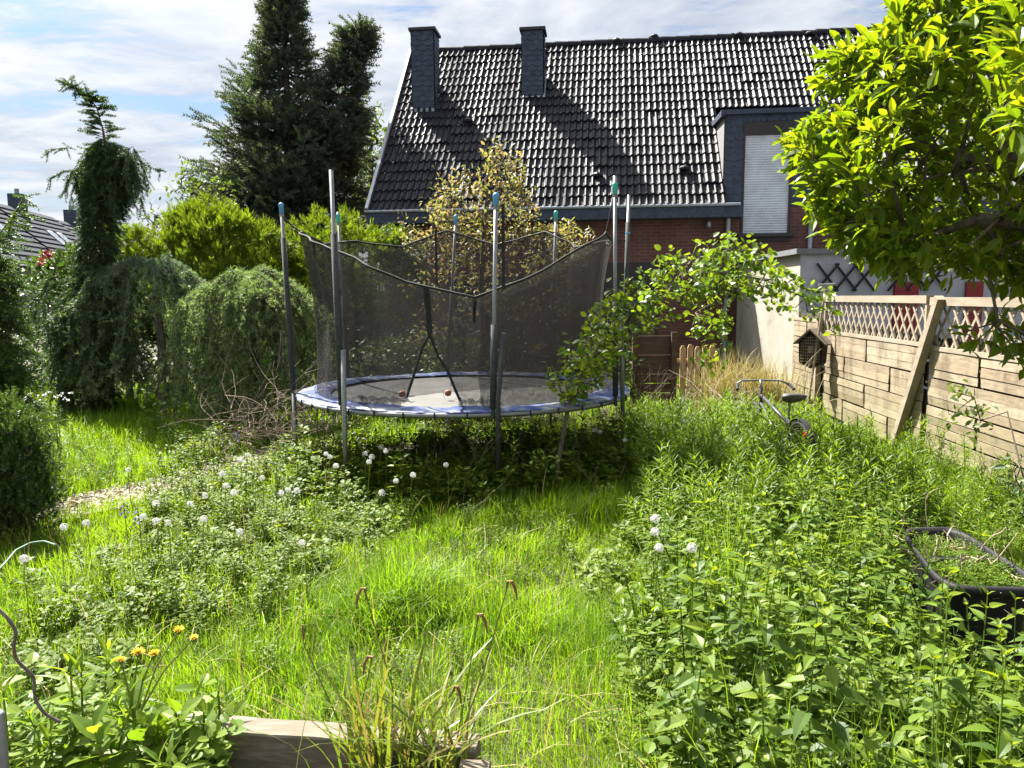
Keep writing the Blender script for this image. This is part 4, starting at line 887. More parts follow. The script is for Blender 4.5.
def leaves_at(g, tmpl, P, D, n, size, spread=1.0, up=.5, jit=.5, mi=0, posj=.03):
    """n leaves round each twig end P with direction D"""
    Pn = np.repeat(P, n, 0)+RNG.normal(size=(len(P)*n, 3))*posj; Dn = np.repeat(D, n, 0)+RNG.normal(size=(len(P)*n, 3))*spread; Dn[:, 2] += up*.3
    g.bake(tmpl, Pn, frames(Dn, jit=jit), size*RNG.uniform(.6, 1.2, len(Pn)), mi)
def twigdir(A, pr, tips): return unit(A[tips]-A[pr[tips]])

# ---- broad-leaved tree over the fence
t = thing('broadleaf_tree', 'bright leafy tree hanging over the board fence from the right', 'tree', (5.05, 5.3, 0))
poly = [(915,-60),(895,0),(888,28),(862,45),(818,66),(822,84),(842,96),(822,118),(790,132),(782,146),(806,162),(796,186),(804,204),(786,214),(832,228),(850,250),(880,262),(915,270),(960,272),(1000,278),(1070,290),(1190,260),(1190,-90)]
T = pixvol(poly, 5.4, 1.25, 1600, .2, (1.9, -.6)); T2 = pixvol([(945,345),(965,330),(1000,315),(1060,300),(1070,365),(1030,362),(1000,352)], 4.9, .25, 20); T3 = pixvol([(990,10),(1080,-20),(1090,170),(1030,170),(1002,130)], 3.9, .5, 70)
r0 = np.array([5.05, 5.3, 0]); ch = [[r0, r0+[-.05,0,.9], r0+[-.1,.05,1.7], r0+[-.25,.1,2.4], r0+[-.5,.1,3.1], r0+[-.8,.05,3.9], r0+[-1,0,4.6]]]
for a in ([(-.4,.1,2.2),(-1.0,.15,2.5),(-1.6,.2,2.75),(-2.2,.2,2.9)], [(-.35,-.2,1.9),(-.9,-.5,2.1),(-1.5,-.6,2.2),(-2.1,-.5,2.3)], [(-.7,.2,3.2),(-1.3,.3,3.5),(-1.9,.3,3.6)], [(-.3,-.5,2.4),(-.7,-1.0,2.9),(-1.2,-1.5,3.3)], [(-.3,.6,2.3),(-.9,.9,2.6),(-1.6,1.0,2.9)]): ch.append([r0+np.array(p) for p in a])
A, pr, tips = grow(ch, np.concatenate([T, T2, T3, pixvol([(800,200),(850,215),(1060,220),(1080,292),(1000,280),(960,274),(915,272),(872,260),(850,246),(830,226)], 5.3, .8, 200, .1, (2.3, -.6))]), .22, .03, .3); g = Geo(); wood(g, A, pr, .0032, .46, .13); obj('trunk', g, MT['bark'], t)
D = twigdir(A, pr, tips); P = A[tips]; g = Geo(); D2 = D.copy(); D2[:, 2] += .25
leaves_at(g, MAGN, P, D2, 6, .135, .85, .0, .35, 0, .035); k = RNG.random(len(P)) < .55; leaves_at(g, MAGN, P[k], unit(D2[k]+[0,0,.6]), 3, .115, .4, 1, .4, 1, .015)
obj('crown', g, [MT['bigleaf'], MT['bigtip']], t)

# ---- arching shrub beside the trampoline
ch = [[at(556,478,6.55)*[1,1,0], at(558,462,6.55), at(565,425,6.75), at(571,392,7.0), at(586,365,7.25), at(622,330,7.4), at(668,292,7.5), at(715,272,7.6), at(765,280,7.8), at(805,298,8.1), at(838,318,8.3)],
      [at(690,262,7.4), at(698,240,7.5)], [at(725,258,7.6), at(738,238,7.7)], [at(640,300,7.1), at(630,282,7.1)]]
t = thing('arching_shrub', 'slender shrub arching from the trampoline towards the fence with rounded fresh leaves', 'shrub', tuple(ch[0][0]))
T = np.concatenate([pixvol([(545,402),(556,365),(590,318),(628,280),(668,258),(700,244),(735,240),(770,258),(790,285),(770,300),(730,296),(700,300),(660,320),(632,345),(606,372),(590,400),(565,412)], 7.1, .45, 300, 0), pixvol([(770,268),(800,275),(840,298),(856,322),(838,332),(800,318),(770,302)], 8.0, .3, 40), pixvol([(690,310),(712,300),(735,310),(715,370),(700,365)], 7.5, .25, 30)])
A, pr, tips = grow(ch, T, .14, .1, .4); g = Geo(); wood(g, A, pr, .0024, .40, .020); obj('trunk', g, MT['bark'], t)
g = Geo(); P = A[tips]; D = twigdir(A, pr, tips); leaves_at(g, ROUND, P, D, 6, .072, .8, .2, .6, 0, .05); obj('crown', g, MT['arch'], t)

# ---- bronze-leaved small tree behind the trampoline
t = thing('small_tree', 'small tree with bronze-tinged young leaves behind the trampoline net', 'tree', tuple(at(482, 400, 11.7)*[1,1,0]))
b0 = np.array(t.location); T = np.concatenate([pixvol([(478,150),(500,140),(530,146),(538,165),(515,182),(535,196),(540,225),(578,222),(592,240),(575,300),(540,380),(420,385),(375,350),(395,300),(420,262),(405,240),(402,218),(436,228),(422,205),(440,190),(432,172),(455,172)], 11.7, .9, 760, 0, (2.1, -.1))])
ch = [[b0, b0+[-.02,0,.6], b0+[.02,.05,1.3], b0+[.0,.1,2.0], b0+[.05,.1,2.8], b0+[.12,.1,3.4]], [b0+[-.2,.1,1.2], b0+[-.6,.2,1.9], b0+[-.95,.1,2.5]], [b0+[.25,0,1.3], b0+[.6,0,2.0], b0+[1.0,0,2.5]]]
A, pr, tips = grow(ch, T, .2, .05, .3); g = Geo(); wood(g, A, pr, .004, .42, .05); obj('trunk', g, MT['bark'], t)
g = Geo(); leaves_at(g, LEAF, A[tips], twigdir(A, pr, tips), 7, .078, .9, .4, .6, 0, .06); obj('crown', g, MT['bronze'], t)

def bush(name, label, cat, poly, Y, dep, n, mat, tm, size, per=3, spread=.45, up=1.2, clump=(1.8, -.6), group=None, outward=.8, twig=True, posj=.06):
    P = pixvol(poly, Y, dep, n, .35, clump); q = np.asarray(poly, float); c = at(q[:,0].mean(), q[:,1].max(), Y); b0 = np.array([c[0], Y, 0]); t = thing(name, label, cat, tuple(b0), group)
    mid = at(q[:,0].mean(), q[:,1].mean(), Y); D = unit((P-mid)*outward+[0,0,up])
    if twig:
        sub = P[::max(1, len(P)//140)]; A, pr, tips = grow([[b0, b0+[0,0,.3*mid[2]], [b0[0], Y, mid[2]*.75]]], sub, .3, .05, .2); g = Geo(); wood(g, A, pr, .006, .45, .07); obj('trunk', g, MT['bark'], t)
    g = Geo()
    for k, tmk in enumerate(tm):
        i = np.arange(len(P)) % len(tm) == k; leaves_at(g, tmk, P[i], D[i], per, size, spread, up*.4, .7, 0, posj)
    obj('crown', g, mat, t); return t
# ---- golden conifers of the hedge
bush('golden_conifer', 'small rounded golden conifer between weeping spruce and hedge', 'conifer', [(96,300),(98,250),(112,232),(130,226),(150,238),(160,262),(158,320),(100,330)], 13.0, .7, 800, MT['thuja'], FAN, .15, 3, clump=(3.2,-.25))
bush('golden_conifer', 'widest golden conifer, right behind the two weeping cedars', 'conifer', [(142,340),(140,262),(152,232),(175,216),(200,205),(232,212),(256,222),(276,232),(292,262),(296,350)], 14.0, 1.3, 2200, MT['thuja'], FAN, .165, 3, clump=(3.0,-.2))
bush('golden_conifer', 'golden conifer partly behind the left poles of the trampoline', 'conifer', [(280,350),(278,250),(292,224),(318,208),(334,216),(350,212),(372,226),(404,240),(418,262),(418,350)], 14.6, 1.2, 1700, MT['thuja'], FAN, .165, 3, clump=(3.0,-.2))
bush('garden_shrub', 'dark leafy shrub mass at the left edge below the distant roofs', 'shrub', [(-40,400),(-40,280),(10,262),(40,262),(75,252),(100,275),(150,310),(180,340),(190,400)], 14.0, 1.0, 1500, MT['shrub'], [LEAF], .13, 4, .8, .4)
bush('garden_shrub', 'leafy green shrub behind the pale weeping cedar and trampoline', 'shrub', [(170,400),(180,300),(260,300),(330,310),(420,320),(430,400)], 13.2, .8, 1300, MT['shrub'], [LEAF], .12, 4, .8, .4)
bush('garden_shrub', 'dark shrub under the house eave left of the bronze-leaved tree', 'shrub', [(378,330),(380,235),(395,228),(420,250),(440,330)], 14.4, .6, 350, MT['greenconifer'], [LEAF], .11, 4, .8, .4)
bush('garden_shrub', 'low shrub shading the ground behind the trampoline', 'shrub', [(330,420),(340,345),(420,335),(520,345),(600,340),(640,350),(640,420)], 11.3, .6, 900, MT['shrub'], [LEAF], .10, 4, .8, .4)
t = bush('rhododendron', 'rhododendron with pink flower heads beside the weeping spruce', 'shrub', [(40,300),(44,262),(62,252),(80,252),(112,262),(118,280),(110,300)], 13.3, .45, 330, MT['shrub'], [LEAF], .12, 4, .8, .5)
for px, py in ((46,255),(50,253),(96,257),(92,262),(104,259),(41,262)):
    c = at(px, py, 12.95); g = Geo(); D = unit(RNG.normal(size=(34,3))); g.bake(ROUND, np.repeat(c[None], 34, 0)+D*.03, frames(D, jit=.5), np.full(34, .05)); obj('flower_head', g, MT['pink'], t)
def airy(label, poly, Y, dep, n, base, mat, size, per=5, name='airy_tree', clump=(1.2,-.2)):
    T = pixvol(poly, Y, dep, n, 0, clump); b0 = np.array(base, float); q = np.asarray(poly, float); mid = at(q[:,0].mean(), q[:,1].mean(), Y); t = thing(name, label, 'tree', tuple(b0))
    A, pr, tips = grow([[b0, (b0*2+mid)/3, (b0+mid*2)/3, mid]], T, .4, .06, .3); g = Geo(); wood(g, A, pr, .006, .45, .12); obj('trunk', g, MT['bark'], t)
    g = Geo(); leaves_at(g, LEAF, A[tips], twigdir(A, pr, tips), per, size, .8, .3, .6, 0, .1); obj('crown', g, mat, t)
airy('pale green airy tree between the tall spruce and the house gable', [(345,240),(352,150),(350,100),(362,84),(378,92),(392,110),(388,160),(392,215),(385,250)], 25, 1.3, 420, (at(368,300,25)*[1,1,0]), MT['airy'], .22)
airy('wispy tree with feathery twigs left of the tall spruce', [(170,190),(188,168),(205,178),(222,172),(235,195),(228,235),(200,235),(185,215)], 16, .5, 90, (at(215,300,16)*[1,1,0]), MT['airy'], .12)
airy('faint bare-twigged young tree between weeping spruce and golden conifers', [(138,215),(150,200),(160,215),(168,240),(150,245)], 15.5, .3, 26, (at(160,300,15.5)*[1,1,0]), MT['airy'], .09)

# ---- tall spruce with two leaders
def spruce_branches(base, h, z0, rmax, seed, shape, nper=.16):
    r = np.random.default_rng(seed); seg = []; SP = []; SD = []; z = z0
    while z < h:
        q = (z-z0)/(h-z0); R0 = rmax*shape(q)
        for k in range(r.integers(4, 7)):
            az = r.random()*6.283; R = R0*r.uniform(.62, 1.12); zz = z+r.normal()*.12; n = max(3, int(R/.22)); d = np.array([math.cos(az), math.sin(az), 0]); pts = []
            for i in range(n+1): s = i/n; pts.append(base+d*R*s+[0, 0, zz-.22*R*math.sin(s*2.2)+.22*R*s*s*s])
            pts = np.array(pts); seg += [(pts[i], pts[i+1], .03*(1-i/n)+.008, .03*(1-(i+1)/n)+.008) for i in range(n)]
            side = np.array([-d[1], d[0], 0])
            for i in range(1, n+1):
                s = i/n; L = .62*R*(1-s)*.9+.25
                for sg in (-1, 1):
                    m = max(2, int(L/.15)); b = unit(side*sg*.8+d*.75)
                    for j in range(m):
                        p = pts[i]+b*L*(j+.5)/m+[0,0,-.10*(j/m)*L+r.normal()*.05]; SP.append(p+r.normal(size=3)*.03); SD.append(b*.7+d*.5+r.normal(size=3)*.4+[0,0,.25])
                SP.append(pts[i]+r.normal(size=3)*.05); SD.append(d+r.normal(size=3)*.3+[0,0,.35])
        z += nper*(1.25-.55*q)*1.6
    return seg, np.array(SP), np.array(SD)
b0 = at(295, 300, 20.5)*[1,1,0]; t = thing('spruce_tree', 'tall dark spruce with two leaders left of the house', 'tree', tuple(b0))
shape = lambda q: (np.interp(q, [0,.12,.35,.5,.62,.72,.78,.88,1], [.85,1,1,.88,.70,.50,.26,.13,.03]))
seg, SP, SD = spruce_branches(b0, 9.75, .7, 2.5, 3, shape, .12)
l2 = at(345, 130, 20.2); seg2, SP2, SD2 = spruce_branches(l2*[1,1,0]+[-.42,0,0], 8.8, 5.6, .42, 5, lambda q: np.interp(q, [0,.2,.5,1], [2.0,1.35,.75,.15]), .11)
lean = lambda P: P+np.outer((P[:,2]-5.6), [.27,0,0])
SP2 = lean(SP2); seg2 = [(lean(a[None])[0], lean(b[None])[0], c, d) for a, b, c, d in seg2]
g = Geo(); S_ = seg+seg2; g.segs([s[0] for s in S_], [s[1] for s in S_], [s[2] for s in S_], [s[3] for s in S_], 4); g.tube([b0, b0+[0,0,4], b0+[0,0,7.6], b0+[0,0,9.75]], [.24,.18,.08,.015], 8); g.tube([b0+[0,0,3.6], l2+[-.5,0,-1.8], l2+[-.1,0,-.6], lean((l2*[1,1,0]+[0,0,8.8])[None])[0]], [.12,.1,.06,.01], 6)
obj('trunk', g, MT['bark'], t); SP = np.concatenate([SP, SP2]); SD = np.concatenate([SD, SD2]); g = Geo()
for k in range(3): i = np.arange(len(SP)) % 3 == k; g.bake(SPRIG[k], SP[i], frames(SD[i], jit=.5), RNG.uniform(.26, .46, i.sum()))
obj('crown', g, MT['spruce'], t); print('spruce sprigs', len(SP))

# ---- weeping spruce: a nodding trunk wrapped in hanging branches
YW = 11.6; tr_ = [(84,400,.27),(82,340,.22),(85,290,.18),(95,245,.10),(100,205,.09),(103,172,.13),(106,152,.14),(103,130,.06),(97,108,.03),(88,96,.04),(76,88,.03),(66,84,.015)]
cl = np.array([at(x, y, YW) for x, y, _ in tr_]); wdt = np.array([w for *_, w in tr_]); b0 = cl[0]*[1,1,0]
t = thing('weeping_spruce', 'tall narrow weeping spruce with a bent nodding top against the sky', 'conifer', tuple(b0))
q = np.linspace(0, len(cl)-1, 120); CL = np.stack([np.interp(q, range(len(cl)), cl[:,k]) for k in range(3)], 1); W_ = np.interp(q, range(len(cl)), wdt)
g = Geo(); g.tube(np.concatenate([[b0], CL]), np.concatenate([[.10], np.maximum(.010, W_*.22)]), 6); S0 = []; SD = []; tw = []
rr = np.random.default_rng(8)
def hang(p0, d0, L, step=.055):
    p = p0.copy(); d = d0.copy(); n = int(L/step)
    for i in range(n):
        d = unit(d+[0,0,-.16]+rr.normal(size=3)*.07); q_ = p+d*step; tw.append((p.copy(), q_.copy())); p = q_; S0.append(p.copy()); SD.append(d+rr.normal(size=3)*.45+[0,0,-.15])
for i in range(0, 72):
    for k in range(11):
        a = rr.random()*6.283; dd = np.array([math.cos(a), math.sin(a), .35]); hang(CL[i]+dd*[.45,.45,0]*W_[i], unit(dd*.45+[0,0,-.35]), W_[i]*rr.uniform(1.4, 2.8)+.07)
for i in range(72, 100): 
    for k in range(2): a = rr.random()*6.283; dd = unit(np.array([math.cos(a), math.sin(a), .25])); l_ = .13*(100-i)/28+.05; S0 += [CL[i]+dd*l_*q for q in (.3,.6,.9)]; SD += [dd+[0,0,-.2]]*3; tw.append((CL[i], CL[i]+dd*l_))
for k in range(46):                                # the lobe hanging on the right below the bend
    p = at(rr.uniform(112, 134), rr.uniform(146, 160), YW+rr.uniform(-.22, .22)); hang(p, np.array([rr.uniform(-.2,.25), rr.normal()*.25, -.3]), rr.uniform(.35, .85))
for k in range(26): p = at(rr.uniform(76, 96), rr.uniform(158, 172), YW+rr.uniform(-.2,.2)); hang(p, np.array([-rr.uniform(0,.2), rr.normal()*.25, -.3]), rr.uniform(.25, .6))
for k in range(60): p = at(rr.uniform(58, 112), rr.uniform(300, 345), YW+rr.uniform(-.4,.3)); hang(p, np.array([rr.normal()*.5, -.2, .1]), rr.uniform(.5, 1.0))
for px, py in ((74,172),(138,168),(70,150)): hang(at(px+(6 if px < 100 else -8), py, YW), np.array([-.9 if px < 100 else .9, 0, .5]), .5)
for k in range(70): p = at(rr.uniform(52, 118), rr.uniform(268, 330), YW+rr.uniform(-.5,.35)); hang(p, np.array([rr.normal()*.5, rr.normal()*.4-.2, .2]), rr.uniform(.5, 1.1))
for i in range(92, 120): S0.append(CL[i]); SD.append(rr.normal(size=3)*.8+[-.5,0,.2]); S0.append(CL[i]); SD.append(rr.normal(size=3)*.8+[.1,0,.1])
S0 = np.array(S0); SD = np.array(SD); g.segs([a for a, b in tw], [b for a, b in tw], np.full(len(tw), .006), np.full(len(tw), .005), 3); obj('trunk', g, MT['bark'], t)
g = Geo()
for k in range(3): i = np.arange(len(S0)) % 3 == k; g.bake(SPRIG[k], S0[i], frames(SD[i], jit=.6), rr.uniform(.11, .2, i.sum()))
obj('crown', g, MT['spruce2'], t); print('weeping sprigs', len(S0))

# ---- weeping cedars
def weeping_cedar(label, px, py, Y, halfw, pbase, mat, seed, ns, gap=None, dens=1.0, dep=.8):
    r = np.random.default_rng(seed); top_ = at(px, py, Y); b0 = top_*[1,1,0]; t = thing('weeping_cedar', label, 'conifer', tuple(b0), 'weeping cedars'); tw = []; TP_ = []
    g = Geo(); g.tube([b0, b0+[.08,0,top_[2]*.5], top_+[0,0,-.12], top_], [.07,.06,.045,.03], 6)
    zb = max(.05, at(px, pbase, Y)[2])
    mains = [(r.random()*6.283, abs(halfw)*r.uniform(.75, 1.15), r.uniform(-.12, .14)) for _ in range(17)]; TT = []
    for k in range(ns):
        ma, mL, mr_ = mains[k % len(mains)]; az = ma+r.normal()*.13; L = mL*math.sqrt(r.uniform(.02, 1)); d = np.array([math.cos(az), math.sin(az)*dep, 0])
        e = top_+d*L; rise = mr_+r.normal()*.03; n = max(3, int(L/.05)); path = []
        for i in range(1, n+1): s = i/n; path.append(top_+d*L*s+[0,0,rise*math.sin(s*3.14)-.42*halfw*(L/halfw)**2.2*s**2+r.normal()*.008])
        p = path[-1]; zend = zb+r.uniform(0, .45)+(r.random() < .35)*r.uniform(0, .9); v = np.array([d[0]*.35, d[1]*.35, -.8])
        if gap and gap[0] < e[0]-top_[0] < gap[1] and e[1] < Y+.2: zend = max(zend, top_[2]-r.uniform(.35, .75))
        while p[2] > zend: v = unit(v+[r.normal()*.15, r.normal()*.15, -.14]); p = p+v*.05; path.append(p)
        tw += list(zip(path[:-1], path[1:])); TP_ += path; TT += [i > len(path)-6 for i in range(len(path))]
        for q in path[::4]:                          # short side shoots, pale at the tip
            u = unit(np.array([r.normal(), r.normal(), -.35])); m = r.integers(2, 6); TP_ += [q+u*.045*(i+1)-[0,0,.006*i*i] for i in range(m)]; TT += [i > m-3 for i in range(m)]
    TP_ = np.array(TP_); g.segs([a for a, b in tw], [b for a, b in tw], np.full(len(tw), .006), np.full(len(tw), .006), 3); obj('trunk', g, MT['bark'], t); g = Geo()
    TT = np.array(TT)
    for k in range(3):
        for q in (0, 1): i = (np.arange(len(TP_)) % 3 == k) & (TT == bool(q)); g.bake(TUFT[k], TP_[i]+r.normal(size=(i.sum(), 3))*.012, frames(r.normal(size=(i.sum(), 3))), r.uniform(.04, .08, i.sum()), q)
    obj('crown', g, [mat, MT['cedartip']], t); print('cedar', len(TP_))
weeping_cedar('dark blue-green weeping cedar, a dome with a hollow front, beside the weeping spruce', 152, 268, 11.3, 1.08, 400, MT['cedar'], 4, 190, (.12, .46))
weeping_cedar('paler weeping cedar with dense hanging branches just left of the trampoline', 247, 278, 10.6, 1.0, 415, MT['cedarpale'], 6, 240)

# ---- conifers cut by the left edge
def droop_conifer(label, base, specs, seed, mat, size, name='conifer', group=None):
    r = np.random.default_rng(seed); b0 = np.array(base, float); t = thing(name, label, 'conifer', tuple(b0), group); tw = []; SP = []; SD = []
    g = Geo(); zt = max(s[2] for s in specs); g.tube([b0, b0+[0,0,zt*.6], b0+[.02,0,zt+.1]], [.07,.05,.02], 6)
    for az, L, z, dr in specs:
        d = np.array([math.cos(az), math.sin(az), 0]); n = int(L/.05)+2; prev = b0+[0,0,z]; side = np.array([-d[1], d[0], 0])
        for i in range(1, n+1):
            s = i/n; p = b0+d*L*s+[0,0,z+.12*L*s-dr*L*s*s]; tw.append((prev, p)); prev = p
            for sg in (-1, 1):
                l = .30*(1-s)+.1
                for j in range(max(1, int(l/.07))): SP.append(p+(side*sg*.7+d*.5)*j*.07+[0,0,-.03*j*j*.5]); SD.append(side*sg*.7+d*.6+[0,0,-.35]+r.normal(size=3)*.25)
            SP.append(p); SD.append(d+[0,0,-.3]+r.normal(size=3)*.25)
    g.segs([a for a, b in tw], [b for a, b in tw], np.full(len(tw), .010), np.full(len(tw), .008), 4); obj('trunk', g, MT['bark'], t); g = Geo(); SP = np.array(SP); SD = np.array(SD)
    for k in range(3): i = np.arange(len(SP)) % 3 == k; g.bake(SPRIG[k], SP[i], frames(SD[i], jit=.4), r.uniform(size*.75, size*1.25, i.sum()))
    obj('crown', g, mat, t)
r = np.random.default_rng(5); b1 = at(-30, 300, 7.6)*[1,1,0]
droop_conifer('green conifer with drooping branches cut by the left edge', b1, [(rad(r.uniform(-75, 60)), r.uniform(.30, .62)*(.75 if z > 2 else 1.0), z+r.normal()*.05, r.uniform(.2, .7)) for z in np.linspace(.5, 2.35, 24)]+[(0, .62, 2.3, -.75)], 5, MT['greenconifer'], .16)
b2 = at(0, 470, 5.55)*[1,1,0]
bush('low_juniper', 'low dark bushy conifer at the left edge beside the stone path', 'conifer', [(-60,525),(-60,420),(-10,406),(18,412),(36,430),(48,468),(50,505),(40,522)], 5.7, .5, 1100, MT['greenconifer'], SPRIG, .11, 3, .5, .9, (3, -.9))

# ---- dry grass clump by the garage wall, bramble on the fence, brush
def strands(g, base, n, hmin, hmax, spread, w, bend=.5, seg=4, mi=0, r=RNG):
    az = r.random(n)*6.283; L = r.uniform(hmin, hmax, n); be = r.uniform(.1, 1, n)*bend; P = np.asarray(base)+np.stack([r.normal(size=n)*spread, r.normal(size=n)*spread, np.zeros(n)], 1)
    return blades(g, P, az, L, be, np.full(n, w)*r.uniform(.7, 1.3, n), seg, mi)
def blades(g, P, az, L, bend, w, seg=3, mi=0):
    n = len(P); d = np.stack([np.cos(az), np.sin(az), np.zeros(n)], 1); tw = az+1.57+RNG.normal(size=n)*.6; s_ = np.stack([np.cos(tw), np.sin(tw), np.zeros(n)], 1); rows = []
    for i in range(seg+1):
        t_ = i/seg; c = P+d*(L*bend*t_**2)[:, None]+np.stack([np.zeros(n), np.zeros(n), L*(t_-.45*bend*t_**2.2)], 1)
        if i == seg: rows.append(c[:, None])
        else: h = s_*(w*(1-.55*t_)*.5)[:, None]; rows += [(c-h)[:, None], (c+h)[:, None]]
    V = np.concatenate(rows, 1); k = 2*seg+1; f = []; sz = []
    for i in range(seg-1): f += [2*i, 2*i+1, 2*i+3, 2*i+2]; sz.append(4)
    f += [2*seg-2, 2*seg-1, 2*seg]; sz.append(3)
    return g.raw(V.reshape(-1, 3), (np.array(f)[None]+(np.arange(n)*k)[:, None]).ravel(), np.tile(sz, n), mi)
g = Geo(); c = at(745, 400, 10.9)*[1,1,0]
for px, n, h in ((712,200,1.0),(728,340,1.2),(745,380,1.15),(762,380,1.05),(778,300,.95)): strands(g, at(px, 400, 10.6+RNG.random()*.8)*[1,1,0], n, h*.5, h*1.1, .17, .011, .7)
tag(obj('dry_grass', g, MT['dry']), 'tall tangle of straw-coloured dry grass against the pale garage wall', 'dry grass', None, 'stuff')
t = thing('bramble', 'bramble with grey-green compound leaves climbing the near fence above the tub', 'shrub', tuple(F(6.0, 0, .3)))
T = np.concatenate([pixvol([(895,500),(905,450),(935,430),(985,410),(1060,400),(1060,530),(1000,540),(950,520)], 5.7, .25, 200, 0, (2.2, -.2)), pixvol([(940,400),(960,385),(990,400),(985,430),(950,425)], 6.2, .15, 18)])
b0 = F(5.6, 0, .25); A, pr, tips = grow([[b0, b0+[-.1,.1,.5], b0+[-.1,.3,.9]], [b0+[.05,-.3,.3], b0+[0,-.6,.8], b0+[-.05,-.7,1.1]], [b0+[-.05,.5,.3], b0+[-.1,.9,.6], b0+[-.1,1.1,.7]]], T, .14, .18, .5); g = Geo(); wood(g, A, pr, .0022, .35, .008, 4); obj('stem', g, MT['twig'], t)
g = Geo(); leaves_at(g, LEAF, A[tips], twigdir(A, pr, tips), 5, .075, .8, .2, .6, 0, .04); obj('foliage', g, leafmat('bramble_leaf', [(.08,.13,.05),(.11,.165,.065),(.14,.19,.08)], .35, .45, tint=(1.4,1.4,.5)), t)

def brush(name, label, base, n, L, spread, up, mat, rr_=.004, group=None, seed=1, cat='brushwood', kind=None):
    r = np.random.default_rng(seed); g = Geo()
    for k in range(n):
        p = np.array(base)+[r.normal()*spread[0], r.normal()*spread[1], abs(r.normal())*spread[2]]; d = unit(np.array([r.normal(), r.normal(), up*abs(r.normal())])); l = L*r.uniform(.4, 1.2); pts = [p]
        for i in range(6): d = unit(d+r.normal(size=3)*.16); pts.append(pts[-1]+d*l/6)
        g.tube(pts, np.linspace(rr_, rr_*.4, 7)*r.uniform(.6, 1.4), 4, caps=False)
        for j in range(2): q = pts[r.integers(1, 5)]; e = unit(d+r.normal(size=3)*.6); g.tube([q, q+e*l*.2, q+e*l*.36+r.normal(size=3)*.02], [rr_*.5, rr_*.4, rr_*.2], 3, caps=False)
    return tag(top(name, g, mat, label, cat, group), kind=kind)
brush('brush_pile', 'tangle of dry bare twigs between pale cedar and trampoline', at(278, 415, 8.3)*[1,1,0]+[0,0,.25], 130, .85, (.33,.4,.22), .6, MT['twig'], .0045, seed=3)
brush('dead_stems', 'dry dead stems standing in the shade under the trampoline', [-.3, 7.6, .0], 90, .75, (1.0,.7,.05), 3, MT['twig'], .0045, seed=4, cat='dead stems', kind='stuff')
brush('dead_stems', 'bare brown seed stems in front of the brown plank screen', at(655, 400, 9.9)*[1,1,0]+[0,0,.2], 60, .7, (.3,.3,.1), 3, MT['twig'], .004, seed=5, cat='dead stems', kind='stuff')
brush('dead_stems', 'grey tangled dead twigs around the bicycle handlebar', at(735, 410, 9.6)*[1,1,0]+[0,0,.2], 70, .8, (.35,.5,.12), 1.2, MT['deadstem'], .005, seed=6, cat='dead stems', kind='stuff')
c = np.array([*ctr, .38]); brush('dry_twigs', 'dry twigs lying on the old soil inside the black tub', c, 40, .26, (.11,.24,.03), .8, MT['deadstem'], .004, seed=7, cat='twigs')

# ================================================================== ground vegetation
def nettle(seed, h, nn=9, L=.108, mt=(0, 1, 2), tm=TOOTH):
    r = np.random.default_rng(seed); g = Geo(); lx, ly = r.normal()*.06, r.normal()*.06; P = lambda s: np.array([lx*s*s, ly*s*s, h*s]); g.tube([P(s) for s in np.linspace(0, 1, 6)], np.linspace(.005, .0022, 6), 4, mt[2], False)
    for i in range(nn):
        s = .18+.82*(i/(nn-1))**.85; a0 = (i % 2)*1.57+r.normal()*.2+seed; tipq = i >= nn-2
        l = L*(np.interp(s, [.15,.5,.8,.95,1], [.8,1.05,.85,.55,.35]))
        for k in (0, 1):
            a = a0+k*math.pi+r.normal()*.12; el = np.interp(s, [.15,.7,.95,1], [-.45,-.15,.35,.8])+r.normal()*.12; d = np.array([math.cos(a)*math.cos(el), math.sin(a)*math.cos(el), math.sin(el)])
            p = P(s)+d*l*.22; g.tube([P(s), p], .0016, 3, mt[2], False)
            g.bake(tm, p[None], frames(d[None], jit=.15), np.array([l*r.uniform(.85, 1.15)]), mt[1] if tipq else mt[0])
        if tipq: 
            for k in range(4): a = r.random()*6.28; d = unit(np.array([math.cos(a)*.6, math.sin(a)*.6, .9])); g.bake(tm, P(s)[None], frames(d[None], jit=.2), np.array([l*.6]), mt[1])
    return g
def lushweed(seed, h, n=38, L=.085):
    r = np.random.default_rng(seed); g = Geo(); lx, ly = r.normal()*.08, r.normal()*.08; P = lambda s: np.array([lx*s*s, ly*s*s, h*s]); g.tube([P(s) for s in np.linspace(0, 1, 4)], [.004,.0035,.003,.002], 3, 0, False)
    s = np.linspace(.15, 1, n); a = np.arange(n)*2.4+seed; el = np.interp(s, [.15,.6,1], [-.1,.35,1.0])+r.normal(size=n)*.15
    D = np.stack([np.cos(a)*np.cos(el), np.sin(a)*np.cos(el), np.sin(el)], 1); g.bake(LANCE, np.array([P(q) for q in s]), frames(D, jit=.2), L*np.interp(s, [.15,.5,.9,1], [.8,1.1,.9,.7])*r.uniform(.8, 1.2, n)*[1]*1.0, 0); return g
